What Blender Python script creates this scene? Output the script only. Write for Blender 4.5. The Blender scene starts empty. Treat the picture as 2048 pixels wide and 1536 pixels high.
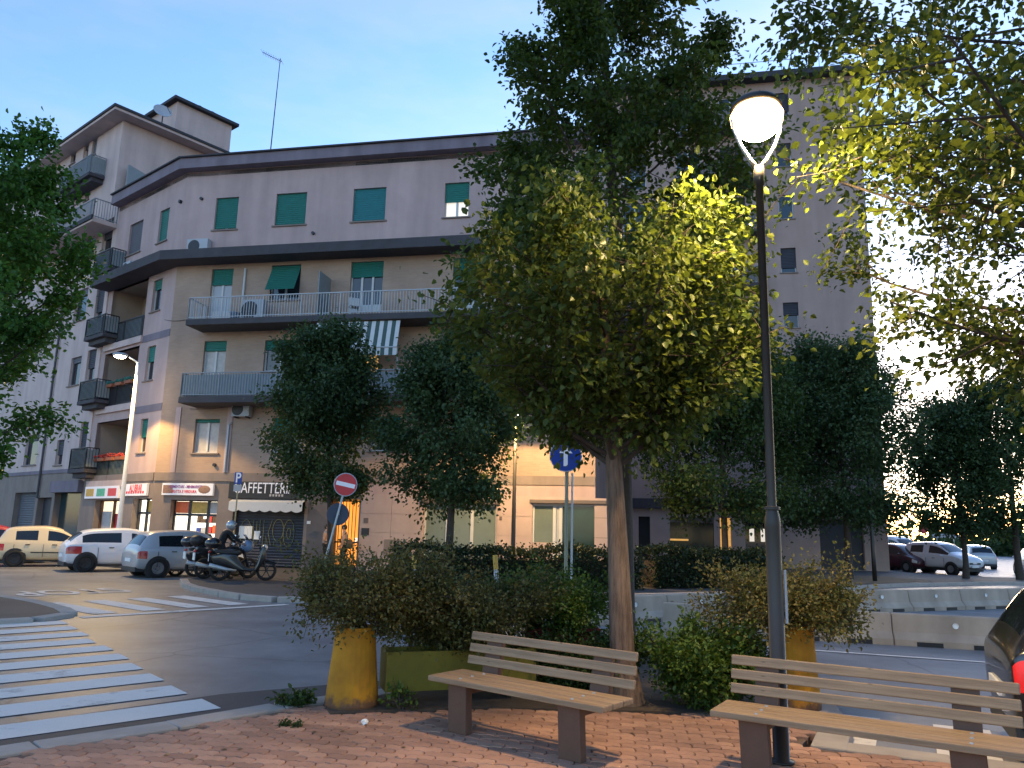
import bpy, bmesh, math, random
import numpy as np
from mathutils import Matrix, Vector
rnd = random.Random(7)
sc = bpy.context.scene
R = math.radians

# ------------------------------------------------------------------ camera
F_PX, PITCH, ROLL = 1547.0, R(10.75), R(1.35)
CAM = Vector((0, 0, 1.77))
_F = Vector((0, math.cos(PITCH), math.sin(PITCH)))
_U0 = Vector((0, -math.sin(PITCH), math.cos(PITCH)))
_R = Vector((1, 0, 0)) * math.cos(ROLL) + _U0 * math.sin(ROLL)
_U = _U0 * math.cos(ROLL) - Vector((1, 0, 0)) * math.sin(ROLL)
cd = bpy.data.cameras.new('camera'); cam = bpy.data.objects.new('camera', cd)
sc.collection.objects.link(cam); sc.camera = cam
cd.sensor_width = 36; cd.lens = F_PX / 2048 * 36; cd.clip_start = 0.05; cd.clip_end = 3000
m = Matrix.Identity(4)
for i in range(3):
    m[i][0], m[i][1], m[i][2], m[i][3] = _R[i], _U[i], -_F[i], CAM[i]
cam.matrix_world = m

# ------------------------------------------------------------------ sky, sun, exposure (dusk)
SUN_AZ, SUN_EL = R(30), R(5.0)
w = bpy.data.worlds.new('World'); sc.world = w; w.use_nodes = True
nt = w.node_tree; bg = nt.nodes['Background']
sky = nt.nodes.new('ShaderNodeTexSky'); sky.sky_type = 'NISHITA'; sky.sun_disc = False
sky.sun_elevation = SUN_EL; sky.sun_rotation = SUN_AZ
sky.altitude = 50; sky.air_density = 1.0; sky.dust_density = 0.4; sky.ozone_density = 3.1
tn = nt.nodes.new('ShaderNodeVectorMath'); tn.operation = 'MULTIPLY'; tn.inputs[1].default_value = (.98, .85, .88)
nt.links.new(sky.outputs[0], tn.inputs[0])
# thin high cloud: whitens the sky a little in soft streaks, all round the dome
wc = nt.nodes.new('ShaderNodeTexCoord'); wm = nt.nodes.new('ShaderNodeMapping'); wm.inputs['Scale'].default_value = (1.2, 1.2, 4.0); nt.links.new(wc.outputs['Generated'], wm.inputs[0])
wn = nt.nodes.new('ShaderNodeTexNoise'); wn.inputs['Scale'].default_value = 1.7; wn.inputs['Detail'].default_value = 6; wn.inputs['Roughness'].default_value = .55; nt.links.new(wm.outputs[0], wn.inputs['Vector'])
wr_ = nt.nodes.new('ShaderNodeMapRange'); wr_.inputs[1].default_value = .46; wr_.inputs[2].default_value = .72; wr_.inputs[4].default_value = .5; nt.links.new(wn.outputs['Fac'], wr_.inputs[0])
wb_ = nt.nodes.new('ShaderNodeRGBToBW'); nt.links.new(tn.outputs[0], wb_.inputs[0])
ws = nt.nodes.new('ShaderNodeVectorMath'); ws.operation = 'SCALE'; ws.inputs[0].default_value = (1.22, 1.28, 1.38); nt.links.new(wb_.outputs[0], ws.inputs['Scale'])
wx = nt.nodes.new('ShaderNodeMix'); wx.data_type = 'RGBA'; nt.links.new(wr_.outputs[0], wx.inputs['Factor']); nt.links.new(tn.outputs[0], wx.inputs[6]); nt.links.new(ws.outputs[0], wx.inputs[7])
nt.links.new(wx.outputs[2], bg.inputs[0]); bg.inputs[1].default_value = 0.15
sd = bpy.data.lights.new('sun', 'SUN'); sd.energy = 0.1; sd.angle = R(15); sd.color = (1, .85, .68)
sun = bpy.data.objects.new('sun', sd); sc.collection.objects.link(sun)
sdir = Vector((math.sin(SUN_AZ) * math.cos(R(4)), math.cos(SUN_AZ) * math.cos(R(4)), math.sin(R(4))))
sun.rotation_euler = sdir.to_track_quat('Z', 'Y').to_euler(); sun.location = sdir * 200
vs = sc.view_settings; vs.view_transform = 'Standard'; vs.look = 'None'; vs.gamma = 1; vs.use_curve_mapping = False
vs.exposure = 2.6
sc.cycles.max_bounces = 6; sc.cycles.transparent_max_bounces = 6
sc.cycles.use_denoising = True
sc.cycles.sample_clamp_indirect = 4.0

# ------------------------------------------------------------------ survey helpers: sight line -> point on the ground / on a wall plane
def ray(x, y): return _R * ((x - 1024) / F_PX) + _U * ((768 - y) / F_PX) + _F
def G(x, y, z=0.0):
    d = ray(x, y); return CAM + d * ((z - CAM.z) / d.z)
def D(x, y, Y):
    d = ray(x, y); return CAM + d * (Y / d.y)
class Frame:
    """wall frame: u along the wall, +y into the building, z up"""
    def __init__(s, A, B):
        s.A = Vector((A[0], A[1], 0)); s.B = Vector((B[0], B[1], 0))
        s.e = (s.B - s.A).normalized(); s.n = Vector((-s.e.y, s.e.x, 0)); s.L = (s.B - s.A).length
        s.M = Matrix(((s.e.x, s.n.x, 0, s.A.x), (s.e.y, s.n.y, 0, s.A.y), (0, 0, 1, 0), (0, 0, 0, 1)))
    def hit(s, x, y, off=0.0):
        d = ray(x, y); t = (off - (CAM - s.A).dot(s.n)) / d.dot(s.n); w_ = CAM + d * t
        return (w_ - s.A).dot(s.e), w_.z
    def rect(s, x0, y0, x1, y1, off=0.0):
        ym, xm = (y0 + y1) / 2, (x0 + x1) / 2
        return (s.hit(x0, ym, off)[0], s.hit(x1, ym, off)[0], s.hit(xm, y1, off)[1], s.hit(xm, y0, off)[1])

# ------------------------------------------------------------------ materials
MATS = {}
def nmat(name):
    m_ = bpy.data.materials.new(name); m_.use_nodes = True; MATS[name] = m_
    return m_, m_.node_tree, m_.node_tree.nodes['Principled BSDF']
def mat(name, col, rough=.8, var=.12, scale=3.0, bump=0.0, bscale=80.0, metal=0.0, spec=.5, emit=None, es=0.0, streak=0.0, coat=0.0):
    m_, t, b = nmat(name); N = t.nodes; L = t.links
    b.inputs['Roughness'].default_value = rough; b.inputs['Metallic'].default_value = metal
    b.inputs['Specular IOR Level'].default_value = spec
    b.inputs['Coat Weight'].default_value = coat; b.inputs['Coat Roughness'].default_value = .05
    tc = N.new('ShaderNodeTexCoord')
    n = N.new('ShaderNodeTexNoise'); n.inputs['Scale'].default_value = scale; n.inputs['Detail'].default_value = 6; n.inputs['Roughness'].default_value = .65
    L.new(tc.outputs['Object'], n.inputs['Vector'])
    r = N.new('ShaderNodeMapRange'); r.inputs[1].default_value = .3; r.inputs[2].default_value = .7
    r.inputs[3].default_value = 1 - var; r.inputs[4].default_value = 1 + var
    L.new(n.outputs['Fac'], r.inputs[0])
    last = r.outputs[0]
    if streak:
        mp = N.new('ShaderNodeMapping'); mp.inputs['Scale'].default_value = (1.1, 1.1, .14); L.new(tc.outputs['Object'], mp.inputs[0])
        n2 = N.new('ShaderNodeTexNoise'); n2.inputs['Scale'].default_value = 1.6; n2.inputs['Detail'].default_value = 5; L.new(mp.outputs[0], n2.inputs['Vector'])
        r2 = N.new('ShaderNodeMapRange'); r2.inputs[1].default_value = .35; r2.inputs[2].default_value = .7; r2.inputs[3].default_value = 1 + streak * .4; r2.inputs[4].default_value = 1 - streak
        L.new(n2.outputs['Fac'], r2.inputs[0])
        mu = N.new('ShaderNodeMath'); mu.operation = 'MULTIPLY'; L.new(last, mu.inputs[0]); L.new(r2.outputs[0], mu.inputs[1]); last = mu.outputs[0]
    mx = N.new('ShaderNodeVectorMath'); mx.operation = 'SCALE'; mx.inputs[0].default_value = col[:3]; L.new(last, mx.inputs['Scale'])
    L.new(mx.outputs[0], b.inputs['Base Color'])
    if bump:
        n3 = N.new('ShaderNodeTexNoise'); n3.inputs['Scale'].default_value = bscale; n3.inputs['Detail'].default_value = 4; L.new(tc.outputs['Object'], n3.inputs['Vector'])
        bp = N.new('ShaderNodeBump'); bp.inputs['Strength'].default_value = bump; bp.inputs['Distance'].default_value = .01
        L.new(n3.outputs['Fac'], bp.inputs['Height']); L.new(bp.outputs[0], b.inputs['Normal'])
    if emit:
        b.inputs['Emission Color'].default_value = (*emit, 1); b.inputs['Emission Strength'].default_value = es
    return m_

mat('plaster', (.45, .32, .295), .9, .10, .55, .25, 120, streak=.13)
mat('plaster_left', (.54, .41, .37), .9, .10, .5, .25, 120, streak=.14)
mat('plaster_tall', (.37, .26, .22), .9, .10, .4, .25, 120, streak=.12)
mat('grey_band', (.19, .155, .18), .85, .10, 1.2, .2, 90, streak=.2)
mat('slab_dark', (.055, .05, .055), .85, .2, 2, .2, 60)
mat('soffit', (.2, .18, .165), .9, .12, 1.5)
mat('roof_dark', (.035, .035, .04), .8, .2, 2)
mat('stone_pink', (.44, .32, .28), .6, .07, 1.5, .1, 60, streak=.06)
mat('stone_grey', (.22, .17, .145), .8, .12, 1.5, .15, 70, streak=.15)
mat('tile_brown', (.13, .10, .09), .6, .12, 2, .1, 60)
mat('shutter_green', (.008, .14, .11), .55, .10, 3)
mat('shutter_teal', (.015, .155, .165), .55, .10, 3)
mat('shutter_grey', (.10, .10, .115), .6, .10, 3)
mat('shutter_dark', (.035, .035, .045), .55, .2, 2)
mat('white_paint', (.52, .51, .50), .6, .05, 4)
mat('white_metal', (.38, .39, .41), .5, .06, 4)
mat('railing_grey', (.22, .235, .25), .55, .1, 4)
mat('railing_sheet', (.2, .225, .235), .6, .1, 2)
mat('iron_dark', (.03, .03, .035), .5, .15, 5, metal=.3)
mat('pipe_dark', (.05, .045, .05), .6, .2, 3)
mat('glass_dark', (.018, .022, .028), .06, .1, 2, spec=.6)
mat('glass_teal', (.012, .035, .04), .12, .2, 2, spec=.6)
mat('glass_green', (.15, .18, .155), .25, .10, 1.5, spec=.5)
mat('curtain', (.45, .42, .40), .9, .15, 6)
mat('lit_warm', (.8, .55, .2), .8, .25, 3, emit=(1, .5, .12), es=.10)
mat('lit_door', (.8, .5, .2), .8, .15, 1.5, emit=(1, .47, .10), es=.10)
mat('lit_white', (.9, .88, .8), .8, .2, 5, emit=(1, .93, .78), es=.22)
mat('lit_cream', (.9, .85, .7), .8, .2, 8, emit=(1, .88, .66), es=.12)
mat('lit_room', (.8, .75, .65), .8, .1, 2, emit=(1, .87, .7), es=.12)
mat('sign_white', (.75, .73, .76), .5, .04, 3, emit=(1, .95, .95), es=.012)
mat('sign_red', (.62, .05, .05), .5, .06, 3)
mat('sign_letter_red', (.70, .04, .05), .5, .05, 3)
mat('sign_letter_violet', (.28, .05, .22), .5, .05, 3)
mat('sign_green', (.08, .38, .22), .5, .3, 14)
mat('sign_ochre', (.55, .32, .05), .5, .2, 10)
mat('sign_orange', (.75, .13, .03), .5, .15, 8)
mat('sign_blue', (.01, .045, .28), .45, .08, 3)
mat('sign_food', (.30, .16, .10), .6, .6, 30)
mat('sign_back', (.05, .06, .09), .6, .1, 3)
mat('black', (.012, .012, .014), .6, .2, 4)
mat('concrete', (.40, .32, .25), .9, .10, 2.0, .3, 60, streak=.25)
mat('kerb_stone', (.36, .31, .27), .9, .14, 3.0, .4, 70)
mat('olive_paint', (.17, .14, .012), .8, .2, 4.0, .3, 60, streak=.2)
mat('red_paint', (.22, .02, .018), .8, .2, 4.0)
mat('bench_leg', (.115, .058, .036), .75, .12, 5, .2, 60)  # dark brown, warmed to stand in for warm light on the benches
mat('lamp_paint', (.024, .019, .016), .45, .12, 8)
mat('galvanised', (.40, .42, .44), .45, .12, 8, metal=.5)
mat('pole_olive', (.26, .25, .17), .6, .12, 6)
mat('pole_pale', (.52, .53, .55), .5, .06, 6)
mat('tyre', (.012, .012, .012), .85, .2, 10)
mat('rim', (.28, .29, .31), .35, .1, 6, metal=.6)
mat('rim_dark', (.03, .03, .035), .4, .1, 6, metal=.4)
mat('car_glass', (.010, .014, .02), .05, .1, 2, spec=.6)
mat('paint_cream', (.62, .51, .33), .35, .03, 2, spec=.5, coat=.6)
mat('paint_white', (.66, .67, .72), .35, .02, 2, spec=.5, coat=.6)
mat('paint_silver', (.42, .43, .45), .35, .02, 2, spec=.5, metal=.3, coat=.6)
mat('paint_red', (.45, .015, .02), .35, .03, 2, coat=.6)
mat('paint_maroon', (.06, .01, .018), .35, .03, 2, coat=.6)
mat('paint_black', (.010, .010, .012), .3, .03, 2, coat=.8)
mat('paint_yellow', (.50, .30, .06), .35, .03, 2, coat=.6)
mat('paint_blue', (.18, .27, .42), .35, .04, 2, coat=.5)
mat('plastic_dark', (.02, .02, .022), .55, .1, 6)
mat('tail_red', (.40, .012, .012), .2, .1, 10, coat=.6)
mat('tail_lit', (.6, .01, .01), .3, .3, 6, emit=(1, .02, .01), es=.05)
mat('head_lamp', (.6, .62, .65), .15, .05, 10, coat=.5)
mat('chrome', (.65, .66, .7), .15, .05, 6, metal=.9)
mat('skin', (.42, .24, .17), .6, .06, 10)
mat('hair', (.02, .014, .01), .7, .2, 20)
mat('shirt_grey', (.22, .23, .27), .9, .1, 10)
mat('cloth_black', (.012, .012, .014), .9, .2, 10)
mat('bag_brown', (.10, .065, .045), .8, .15, 10)
mat('helmet_silver', (.45, .47, .50), .25, .05, 6, metal=.4, coat=.6)
mat('paper', (.75, .75, .74), .8, .05, 12)
mat('graffiti', (.20, .20, .09), .7, .2, 6)
mat('joint_sand', (.15, .10, .072), .95, .3, 9, .5, 60)
mat('soil', (.055, .04, .03), .95, .3, 9, .6, 40)
mat('leaf_litter', (.20, .13, .075), .95, .25, 14, .5, 60)
mat('bark', (.155, .105, .075), .92, .25, 10, .8, 45)
mat('bark_dark', (.06, .045, .035), .92, .25, 10, .6, 45)
mat('lamp_lens', (1, .9, .7), .5, 0, 2, emit=(1, .80, .50), es=60)
mat('lamp_reflector', (1, .8, .5), .5, 0, 2, emit=(1, .62, .26), es=2.2)
mat('lamp_lens_white', (1, .95, .85), .5, 0, 2, emit=(1, .86, .60), es=30)
mat('flower_red', (.50, .05, .03), .7, .2, 30)
mat('terracotta', (.30, .10, .05), .85, .15, 8)

def brick_mat():
    m_, t, b = nmat('brick_tan'); N = t.nodes; L = t.links
    tc = N.new('ShaderNodeTexCoord'); mp = N.new('ShaderNodeMapping'); L.new(tc.outputs['UV'], mp.inputs[0])
    br = N.new('ShaderNodeTexBrick'); L.new(mp.outputs[0], br.inputs['Vector'])
    br.inputs['Color1'].default_value = (.36, .235, .17, 1); br.inputs['Color2'].default_value = (.40, .27, .195, 1); br.inputs['Mortar'].default_value = (.35, .265, .21, 1)
    br.inputs['Scale'].default_value = 1; br.inputs['Brick Width'].default_value = .25; br.inputs['Row Height'].default_value = .07; br.inputs['Mortar Size'].default_value = .008
    n = N.new('ShaderNodeTexNoise'); n.inputs['Scale'].default_value = .7; n.inputs['Detail'].default_value = 5; L.new(tc.outputs['Object'], n.inputs['Vector'])
    r = N.new('ShaderNodeMapRange'); r.inputs[1].default_value = .3; r.inputs[2].default_value = .7; r.inputs[3].default_value = .85; r.inputs[4].default_value = 1.12; L.new(n.outputs['Fac'], r.inputs[0])
    s = N.new('ShaderNodeVectorMath'); s.operation = 'SCALE'; L.new(br.outputs['Color'], s.inputs[0]); L.new(r.outputs[0], s.inputs['Scale'])
    L.new(s.outputs[0], b.inputs['Base Color']); b.inputs['Roughness'].default_value = .9
    bp = N.new('ShaderNodeBump'); bp.inputs['Strength'].default_value = .25; bp.inputs['Distance'].default_value = .006; bp.invert = True
    L.new(br.outputs['Fac'], bp.inputs['Height']); L.new(bp.outputs[0], b.inputs['Normal'])
brick_mat()

def asphalt_mat(name, c0, c1, rough=.75, patch=1.0):
    m_, t, b = nmat(name); N = t.nodes; L = t.links
    tc = N.new('ShaderNodeTexCoord')
    n1 = N.new('ShaderNodeTexNoise'); n1.inputs['Scale'].default_value = .35 * patch; n1.inputs['Detail'].default_value = 7; n1.inputs['Roughness'].default_value = .7; L.new(tc.outputs['Object'], n1.inputs['Vector'])
    n2 = N.new('ShaderNodeTexNoise'); n2.inputs['Scale'].default_value = 90; n2.inputs['Detail'].default_value = 3; L.new(tc.outputs['Object'], n2.inputs['Vector'])
    v = N.new('ShaderNodeTexVoronoi'); v.feature = 'DISTANCE_TO_EDGE'; v.inputs['Scale'].default_value = .45
    n4 = N.new('ShaderNodeTexNoise'); n4.inputs['Scale'].default_value = 1.5; n4.inputs['Detail'].default_value = 5; L.new(tc.outputs['Object'], n4.inputs['Vector'])
    mxv = N.new('ShaderNodeMix'); mxv.data_type = 'VECTOR'; mxv.inputs['Factor'].default_value = .25
    L.new(tc.outputs['Object'], mxv.inputs[4]); L.new(n4.outputs['Color'], mxv.inputs[5]); L.new(mxv.outputs[1], v.inputs['Vector'])
    mix = N.new('ShaderNodeMix'); mix.data_type = 'RGBA'; mix.inputs[6].default_value = (*c0, 1); mix.inputs[7].default_value = (*c1, 1)
    rr = N.new('ShaderNodeMapRange'); rr.inputs[1].default_value = .35; rr.inputs[2].default_value = .65; L.new(n1.outputs['Fac'], rr.inputs[0]); L.new(rr.outputs[0], mix.inputs['Factor'])
    r2 = N.new('ShaderNodeMapRange'); r2.inputs[1].default_value = .3; r2.inputs[2].default_value = .7; r2.inputs[3].default_value = .75; r2.inputs[4].default_value = 1.25; L.new(n2.outputs['Fac'], r2.inputs[0])
    cr = N.new('ShaderNodeMapRange'); cr.inputs[1].default_value = .0; cr.inputs[2].default_value = .012; cr.inputs[3].default_value = .6; cr.inputs[4].default_value = 1; L.new(v.outputs['Distance'], cr.inputs[0])
    mu = N.new('ShaderNodeMath'); mu.operation = 'MULTIPLY'; L.new(r2.outputs[0], mu.inputs[0]); L.new(cr.outputs[0], mu.inputs[1])
    s = N.new('ShaderNodeVectorMath'); s.operation = 'SCALE'; L.new(mix.outputs[2], s.inputs[0]); L.new(mu.outputs[0], s.inputs['Scale'])
    L.new(s.outputs[0], b.inputs['Base Color'])
    b.inputs['Roughness'].default_value = rough; b.inputs['Specular IOR Level'].default_value = .4
    bp = N.new('ShaderNodeBump'); bp.inputs['Strength'].default_value = .35; bp.inputs['Distance'].default_value = .006
    L.new(n2.outputs['Fac'], bp.inputs['Height']); L.new(bp.outputs[0], b.inputs['Normal'])
asphalt_mat('asphalt', (.135, .132, .138), (.24, .233, .232), .5, 1.6)
asphalt_mat('asphalt_dark', (.045, .045, .05), (.06, .06, .065), .7)
asphalt_mat('pavement_asphalt', (.06, .055, .055), (.095, .085, .08), .8)

def worn_white():
    m_, t, b = nmat('road_paint'); N = t.nodes; L = t.links
    tc = N.new('ShaderNodeTexCoord')
    n1 = N.new('ShaderNodeTexNoise'); n1.inputs['Scale'].default_value = 1.3; n1.inputs['Detail'].default_value = 9; n1.inputs['Roughness'].default_value = .75; L.new(tc.outputs['Object'], n1.inputs['Vector'])
    r = N.new('ShaderNodeMapRange'); r.inputs[1].default_value = .56; r.inputs[2].default_value = .70; L.new(n1.outputs['Fac'], r.inputs[0])
    mix = N.new('ShaderNodeMix'); mix.data_type = 'RGBA'; mix.inputs[6].default_value = (.70, .64, .58, 1); mix.inputs[7].default_value = (.20, .20, .20, 1); L.new(r.outputs[0], mix.inputs['Factor'])
    n2 = N.new('ShaderNodeTexNoise'); n2.inputs['Scale'].default_value = 60; L.new(tc.outputs['Object'], n2.inputs['Vector'])
    r2 = N.new('ShaderNodeMapRange'); r2.inputs[3].default_value = .85; r2.inputs[4].default_value = 1.1; L.new(n2.outputs['Fac'], r2.inputs[0])
    s = N.new('ShaderNodeVectorMath'); s.operation = 'SCALE'; L.new(mix.outputs[2], s.inputs[0]); L.new(r2.outputs[0], s.inputs['Scale'])
    L.new(s.outputs[0], b.inputs['Base Color']); b.inputs['Roughness'].default_value = .7
worn_white()

def paver_mat():
    m_, t, b = nmat('paver'); N = t.nodes; L = t.links
    oi = N.new('ShaderNodeObjectInfo'); at = N.new('ShaderNodeAttribute'); at.attribute_name = 'tint'
    ad = N.new('ShaderNodeMath'); ad.operation = 'ADD'; L.new(oi.outputs['Random'], ad.inputs[0]); L.new(at.outputs['Fac'], ad.inputs[1])
    fr = N.new('ShaderNodeMath'); fr.operation = 'FRACT'; L.new(ad.outputs[0], fr.inputs[0])
    cr = N.new('ShaderNodeValToRGB'); e = cr.color_ramp.elements
    e[0].position = 0; e[0].color = (.29, .155, .105, 1); e[1].position = 1; e[1].color = (.47, .265, .175, 1)  # brick tones, warmed and brightened to include lamplight on the paving
    x = e.new(.35); x.color = (.37, .20, .135, 1); x = e.new(.75); x.color = (.42, .23, .155, 1)
    L.new(fr.outputs[0], cr.inputs[0])
    g = N.new('ShaderNodeNewGeometry')
    n = N.new('ShaderNodeTexNoise'); n.inputs['Scale'].default_value = 1.1; n.inputs['Detail'].default_value = 6; n.inputs['Roughness'].default_value = .7; L.new(g.outputs['Position'], n.inputs['Vector'])
    r = N.new('ShaderNodeMapRange'); r.inputs[1].default_value = .35; r.inputs[2].default_value = .66; r.inputs[3].default_value = .68; r.inputs[4].default_value = 1.15; L.new(n.outputs['Fac'], r.inputs[0])
    n2 = N.new('ShaderNodeTexNoise'); n2.inputs['Scale'].default_value = 120; n2.inputs['Detail'].default_value = 3; L.new(g.outputs['Position'], n2.inputs['Vector'])
    r2 = N.new('ShaderNodeMapRange'); r2.inputs[3].default_value = .8; r2.inputs[4].default_value = 1.2; L.new(n2.outputs['Fac'], r2.inputs[0])
    mu = N.new('ShaderNodeMath'); mu.operation = 'MULTIPLY'; L.new(r.outputs[0], mu.inputs[0]); L.new(r2.outputs[0], mu.inputs[1])
    s = N.new('ShaderNodeVectorMath'); s.operation = 'SCALE'; L.new(cr.outputs[0], s.inputs[0]); L.new(mu.outputs[0], s.inputs['Scale'])
    L.new(s.outputs[0], b.inputs['Base Color']); b.inputs['Roughness'].default_value = .88
    bp = N.new('ShaderNodeBump'); bp.inputs['Strength'].default_value = .3; bp.inputs['Distance'].default_value = .004; L.new(n2.outputs['Fac'], bp.inputs['Height']); L.new(bp.outputs[0], b.inputs['Normal'])
paver_mat()

def wood_mat():
    m_, t, b = nmat('bench_wood'); N = t.nodes; L = t.links
    tc = N.new('ShaderNodeTexCoord'); mp = N.new('ShaderNodeMapping'); mp.inputs['Scale'].default_value = (1.2, 22, 22); L.new(tc.outputs['Object'], mp.inputs[0])
    n = N.new('ShaderNodeTexNoise'); n.inputs['Scale'].default_value = 1.5; n.inputs['Detail'].default_value = 8; n.inputs['Roughness'].default_value = .65; L.new(mp.outputs[0], n.inputs['Vector'])
    cr = N.new('ShaderNodeValToRGB'); e = cr.color_ramp.elements
    e[0].position = .3; e[0].color = (.18, .11, .06, 1); e[1].position = .72; e[1].color = (.38, .255, .15, 1); L.new(n.outputs['Fac'], cr.inputs[0])  # brown wood, its warmth partly standing in for warm lamplight
    v = N.new('ShaderNodeTexVoronoi'); v.inputs['Scale'].default_value = 4; mp2 = N.new('ShaderNodeMapping'); mp2.inputs['Scale'].default_value = (1, 3, 3); L.new(tc.outputs['Object'], mp2.inputs[0]); L.new(mp2.outputs[0], v.inputs['Vector'])
    r = N.new('ShaderNodeMapRange'); r.inputs[1].default_value = .02; r.inputs[2].default_value = .1; r.inputs[3].default_value = .4; r.inputs[4].default_value = 1; L.new(v.outputs['Distance'], r.inputs[0])
    s = N.new('ShaderNodeVectorMath'); s.operation = 'SCALE'; L.new(cr.outputs[0], s.inputs[0]); L.new(r.outputs[0], s.inputs['Scale'])
    L.new(s.outputs[0], b.inputs['Base Color']); b.inputs['Roughness'].default_value = .6
    bp = N.new('ShaderNodeBump'); bp.inputs['Strength'].default_value = .25; bp.inputs['Distance'].default_value = .003; L.new(n.outputs['Fac'], bp.inputs['Height']); L.new(bp.outputs[0], b.inputs['Normal'])
wood_mat()

def bark_mat():
    m_, t, b = nmat('bark_near'); N = t.nodes; L = t.links
    tc = N.new('ShaderNodeTexCoord'); mp = N.new('ShaderNodeMapping'); mp.inputs['Scale'].default_value = (16, 16, 1.8); L.new(tc.outputs['Object'], mp.inputs[0])
    n = N.new('ShaderNodeTexNoise'); n.inputs['Scale'].default_value = 1.6; n.inputs['Detail'].default_value = 8; n.inputs['Roughness'].default_value = .7; L.new(mp.outputs[0], n.inputs['Vector'])
    cr = N.new('ShaderNodeValToRGB'); e = cr.color_ramp.elements
    e[0].position = .33; e[0].color = (.075, .048, .034, 1); e[1].position = .7; e[1].color = (.25, .165, .115, 1); L.new(n.outputs['Fac'], cr.inputs[0])
    L.new(cr.outputs[0], b.inputs['Base Color']); b.inputs['Roughness'].default_value = .95
    bp = N.new('ShaderNodeBump'); bp.inputs['Strength'].default_value = 1; bp.inputs['Distance'].default_value = .03; L.new(n.outputs['Fac'], bp.inputs['Height']); L.new(bp.outputs[0], b.inputs['Normal'])
bark_mat()

def leaf_mat(name, dark, mid, light, trans=.35, rough=.5):
    m_, t, b = nmat(name); N = t.nodes; L = t.links
    at = N.new('ShaderNodeAttribute'); at.attribute_name = 'tint'
    cr = N.new('ShaderNodeValToRGB'); e = cr.color_ramp.elements
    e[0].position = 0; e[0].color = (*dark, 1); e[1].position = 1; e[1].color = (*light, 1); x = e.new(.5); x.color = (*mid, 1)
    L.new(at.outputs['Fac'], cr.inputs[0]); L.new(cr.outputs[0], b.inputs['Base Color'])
    b.inputs['Roughness'].default_value = rough; b.inputs['Specular IOR Level'].default_value = .35
    tr = N.new('ShaderNodeBsdfTranslucent'); hs = N.new('ShaderNodeMix'); hs.data_type = 'RGBA'; hs.inputs['Factor'].default_value = .4
    L.new(cr.outputs[0], hs.inputs[6]); hs.inputs[7].default_value = (light[0] * 1.5, light[1] * 1.5, light[2] * .8, 1); L.new(hs.outputs[2], tr.inputs[0])
    ms = N.new('ShaderNodeMixShader'); ms.inputs[0].default_value = trans
    L.new(b.outputs[0], ms.inputs[1]); L.new(tr.outputs[0], ms.inputs[2]); L.new(ms.outputs[0], N['Material Output'].inputs[0])
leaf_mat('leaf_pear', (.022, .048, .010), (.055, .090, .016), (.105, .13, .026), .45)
leaf_mat('leaf_far', (.028, .058, .022), (.046, .085, .03), (.075, .11, .036), .3)
leaf_mat('leaf_left', (.03, .085, .014), (.055, .14, .02), (.09, .18, .026), .35)
leaf_mat('leaf_brown', (.05, .07, .018), (.10, .10, .028), (.18, .13, .045), .3)
leaf_mat('leaf_bush', (.02, .045, .012), (.04, .075, .016), (.075, .11, .022), .3)
leaf_mat('leaf_bright', (.03, .07, .012), (.06, .11, .016), (.10, .15, .022), .3)
leaf_mat('leaf_hedge', (.014, .026, .010), (.024, .04, .014), (.045, .055, .02), .2)
leaf_mat('leaf_dry', (.09, .06, .03), (.16, .10, .05), (.24, .17, .09), .2)

def yellow_mat():
    m_, t, b = nmat('yellow_concrete'); N = t.nodes; L = t.links
    tc = N.new('ShaderNodeTexCoord'); sp = N.new('ShaderNodeSeparateXYZ'); L.new(tc.outputs['Object'], sp.inputs[0])
    n = N.new('ShaderNodeTexNoise'); n.inputs['Scale'].default_value = 9; n.inputs['Detail'].default_value = 7; n.inputs['Roughness'].default_value = .7; L.new(tc.outputs['Object'], n.inputs['Vector'])
    a = N.new('ShaderNodeMath'); a.operation = 'MULTIPLY_ADD'; a.inputs[1].default_value = .34; a.inputs[2].default_value = -.10; L.new(n.outputs['Fac'], a.inputs[0])
    d = N.new('ShaderNodeMath'); d.operation = 'SUBTRACT'; L.new(sp.outputs['Z'], d.inputs[0]); L.new(a.outputs[0], d.inputs[1])
    r = N.new('ShaderNodeMapRange'); r.inputs[1].default_value = -.03; r.inputs[2].default_value = .05; L.new(d.outputs[0], r.inputs[0])
    n2 = N.new('ShaderNodeTexNoise'); n2.inputs['Scale'].default_value = 4; n2.inputs['Detail'].default_value = 8; L.new(tc.outputs['Object'], n2.inputs['Vector'])
    cr = N.new('ShaderNodeValToRGB'); e = cr.color_ramp.elements; e[0].position = .3; e[0].color = (.30, .125, .006, 1); e[1].position = .68; e[1].color = (.52, .235, .008, 1); L.new(n2.outputs['Fac'], cr.inputs[0])
    mix = N.new('ShaderNodeMix'); mix.data_type = 'RGBA'; mix.inputs[6].default_value = (.13, .062, .03, 1); L.new(cr.outputs[0], mix.inputs[7]); L.new(r.outputs[0], mix.inputs['Factor'])
    L.new(mix.outputs[2], b.inputs['Base Color']); b.inputs['Roughness'].default_value = .85
    bp = N.new('ShaderNodeBump'); bp.inputs['Strength'].default_value = .4; bp.inputs['Distance'].default_value = .01; L.new(n.outputs['Fac'], bp.inputs['Height']); L.new(bp.outputs[0], b.inputs['Normal'])
yellow_mat()
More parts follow.
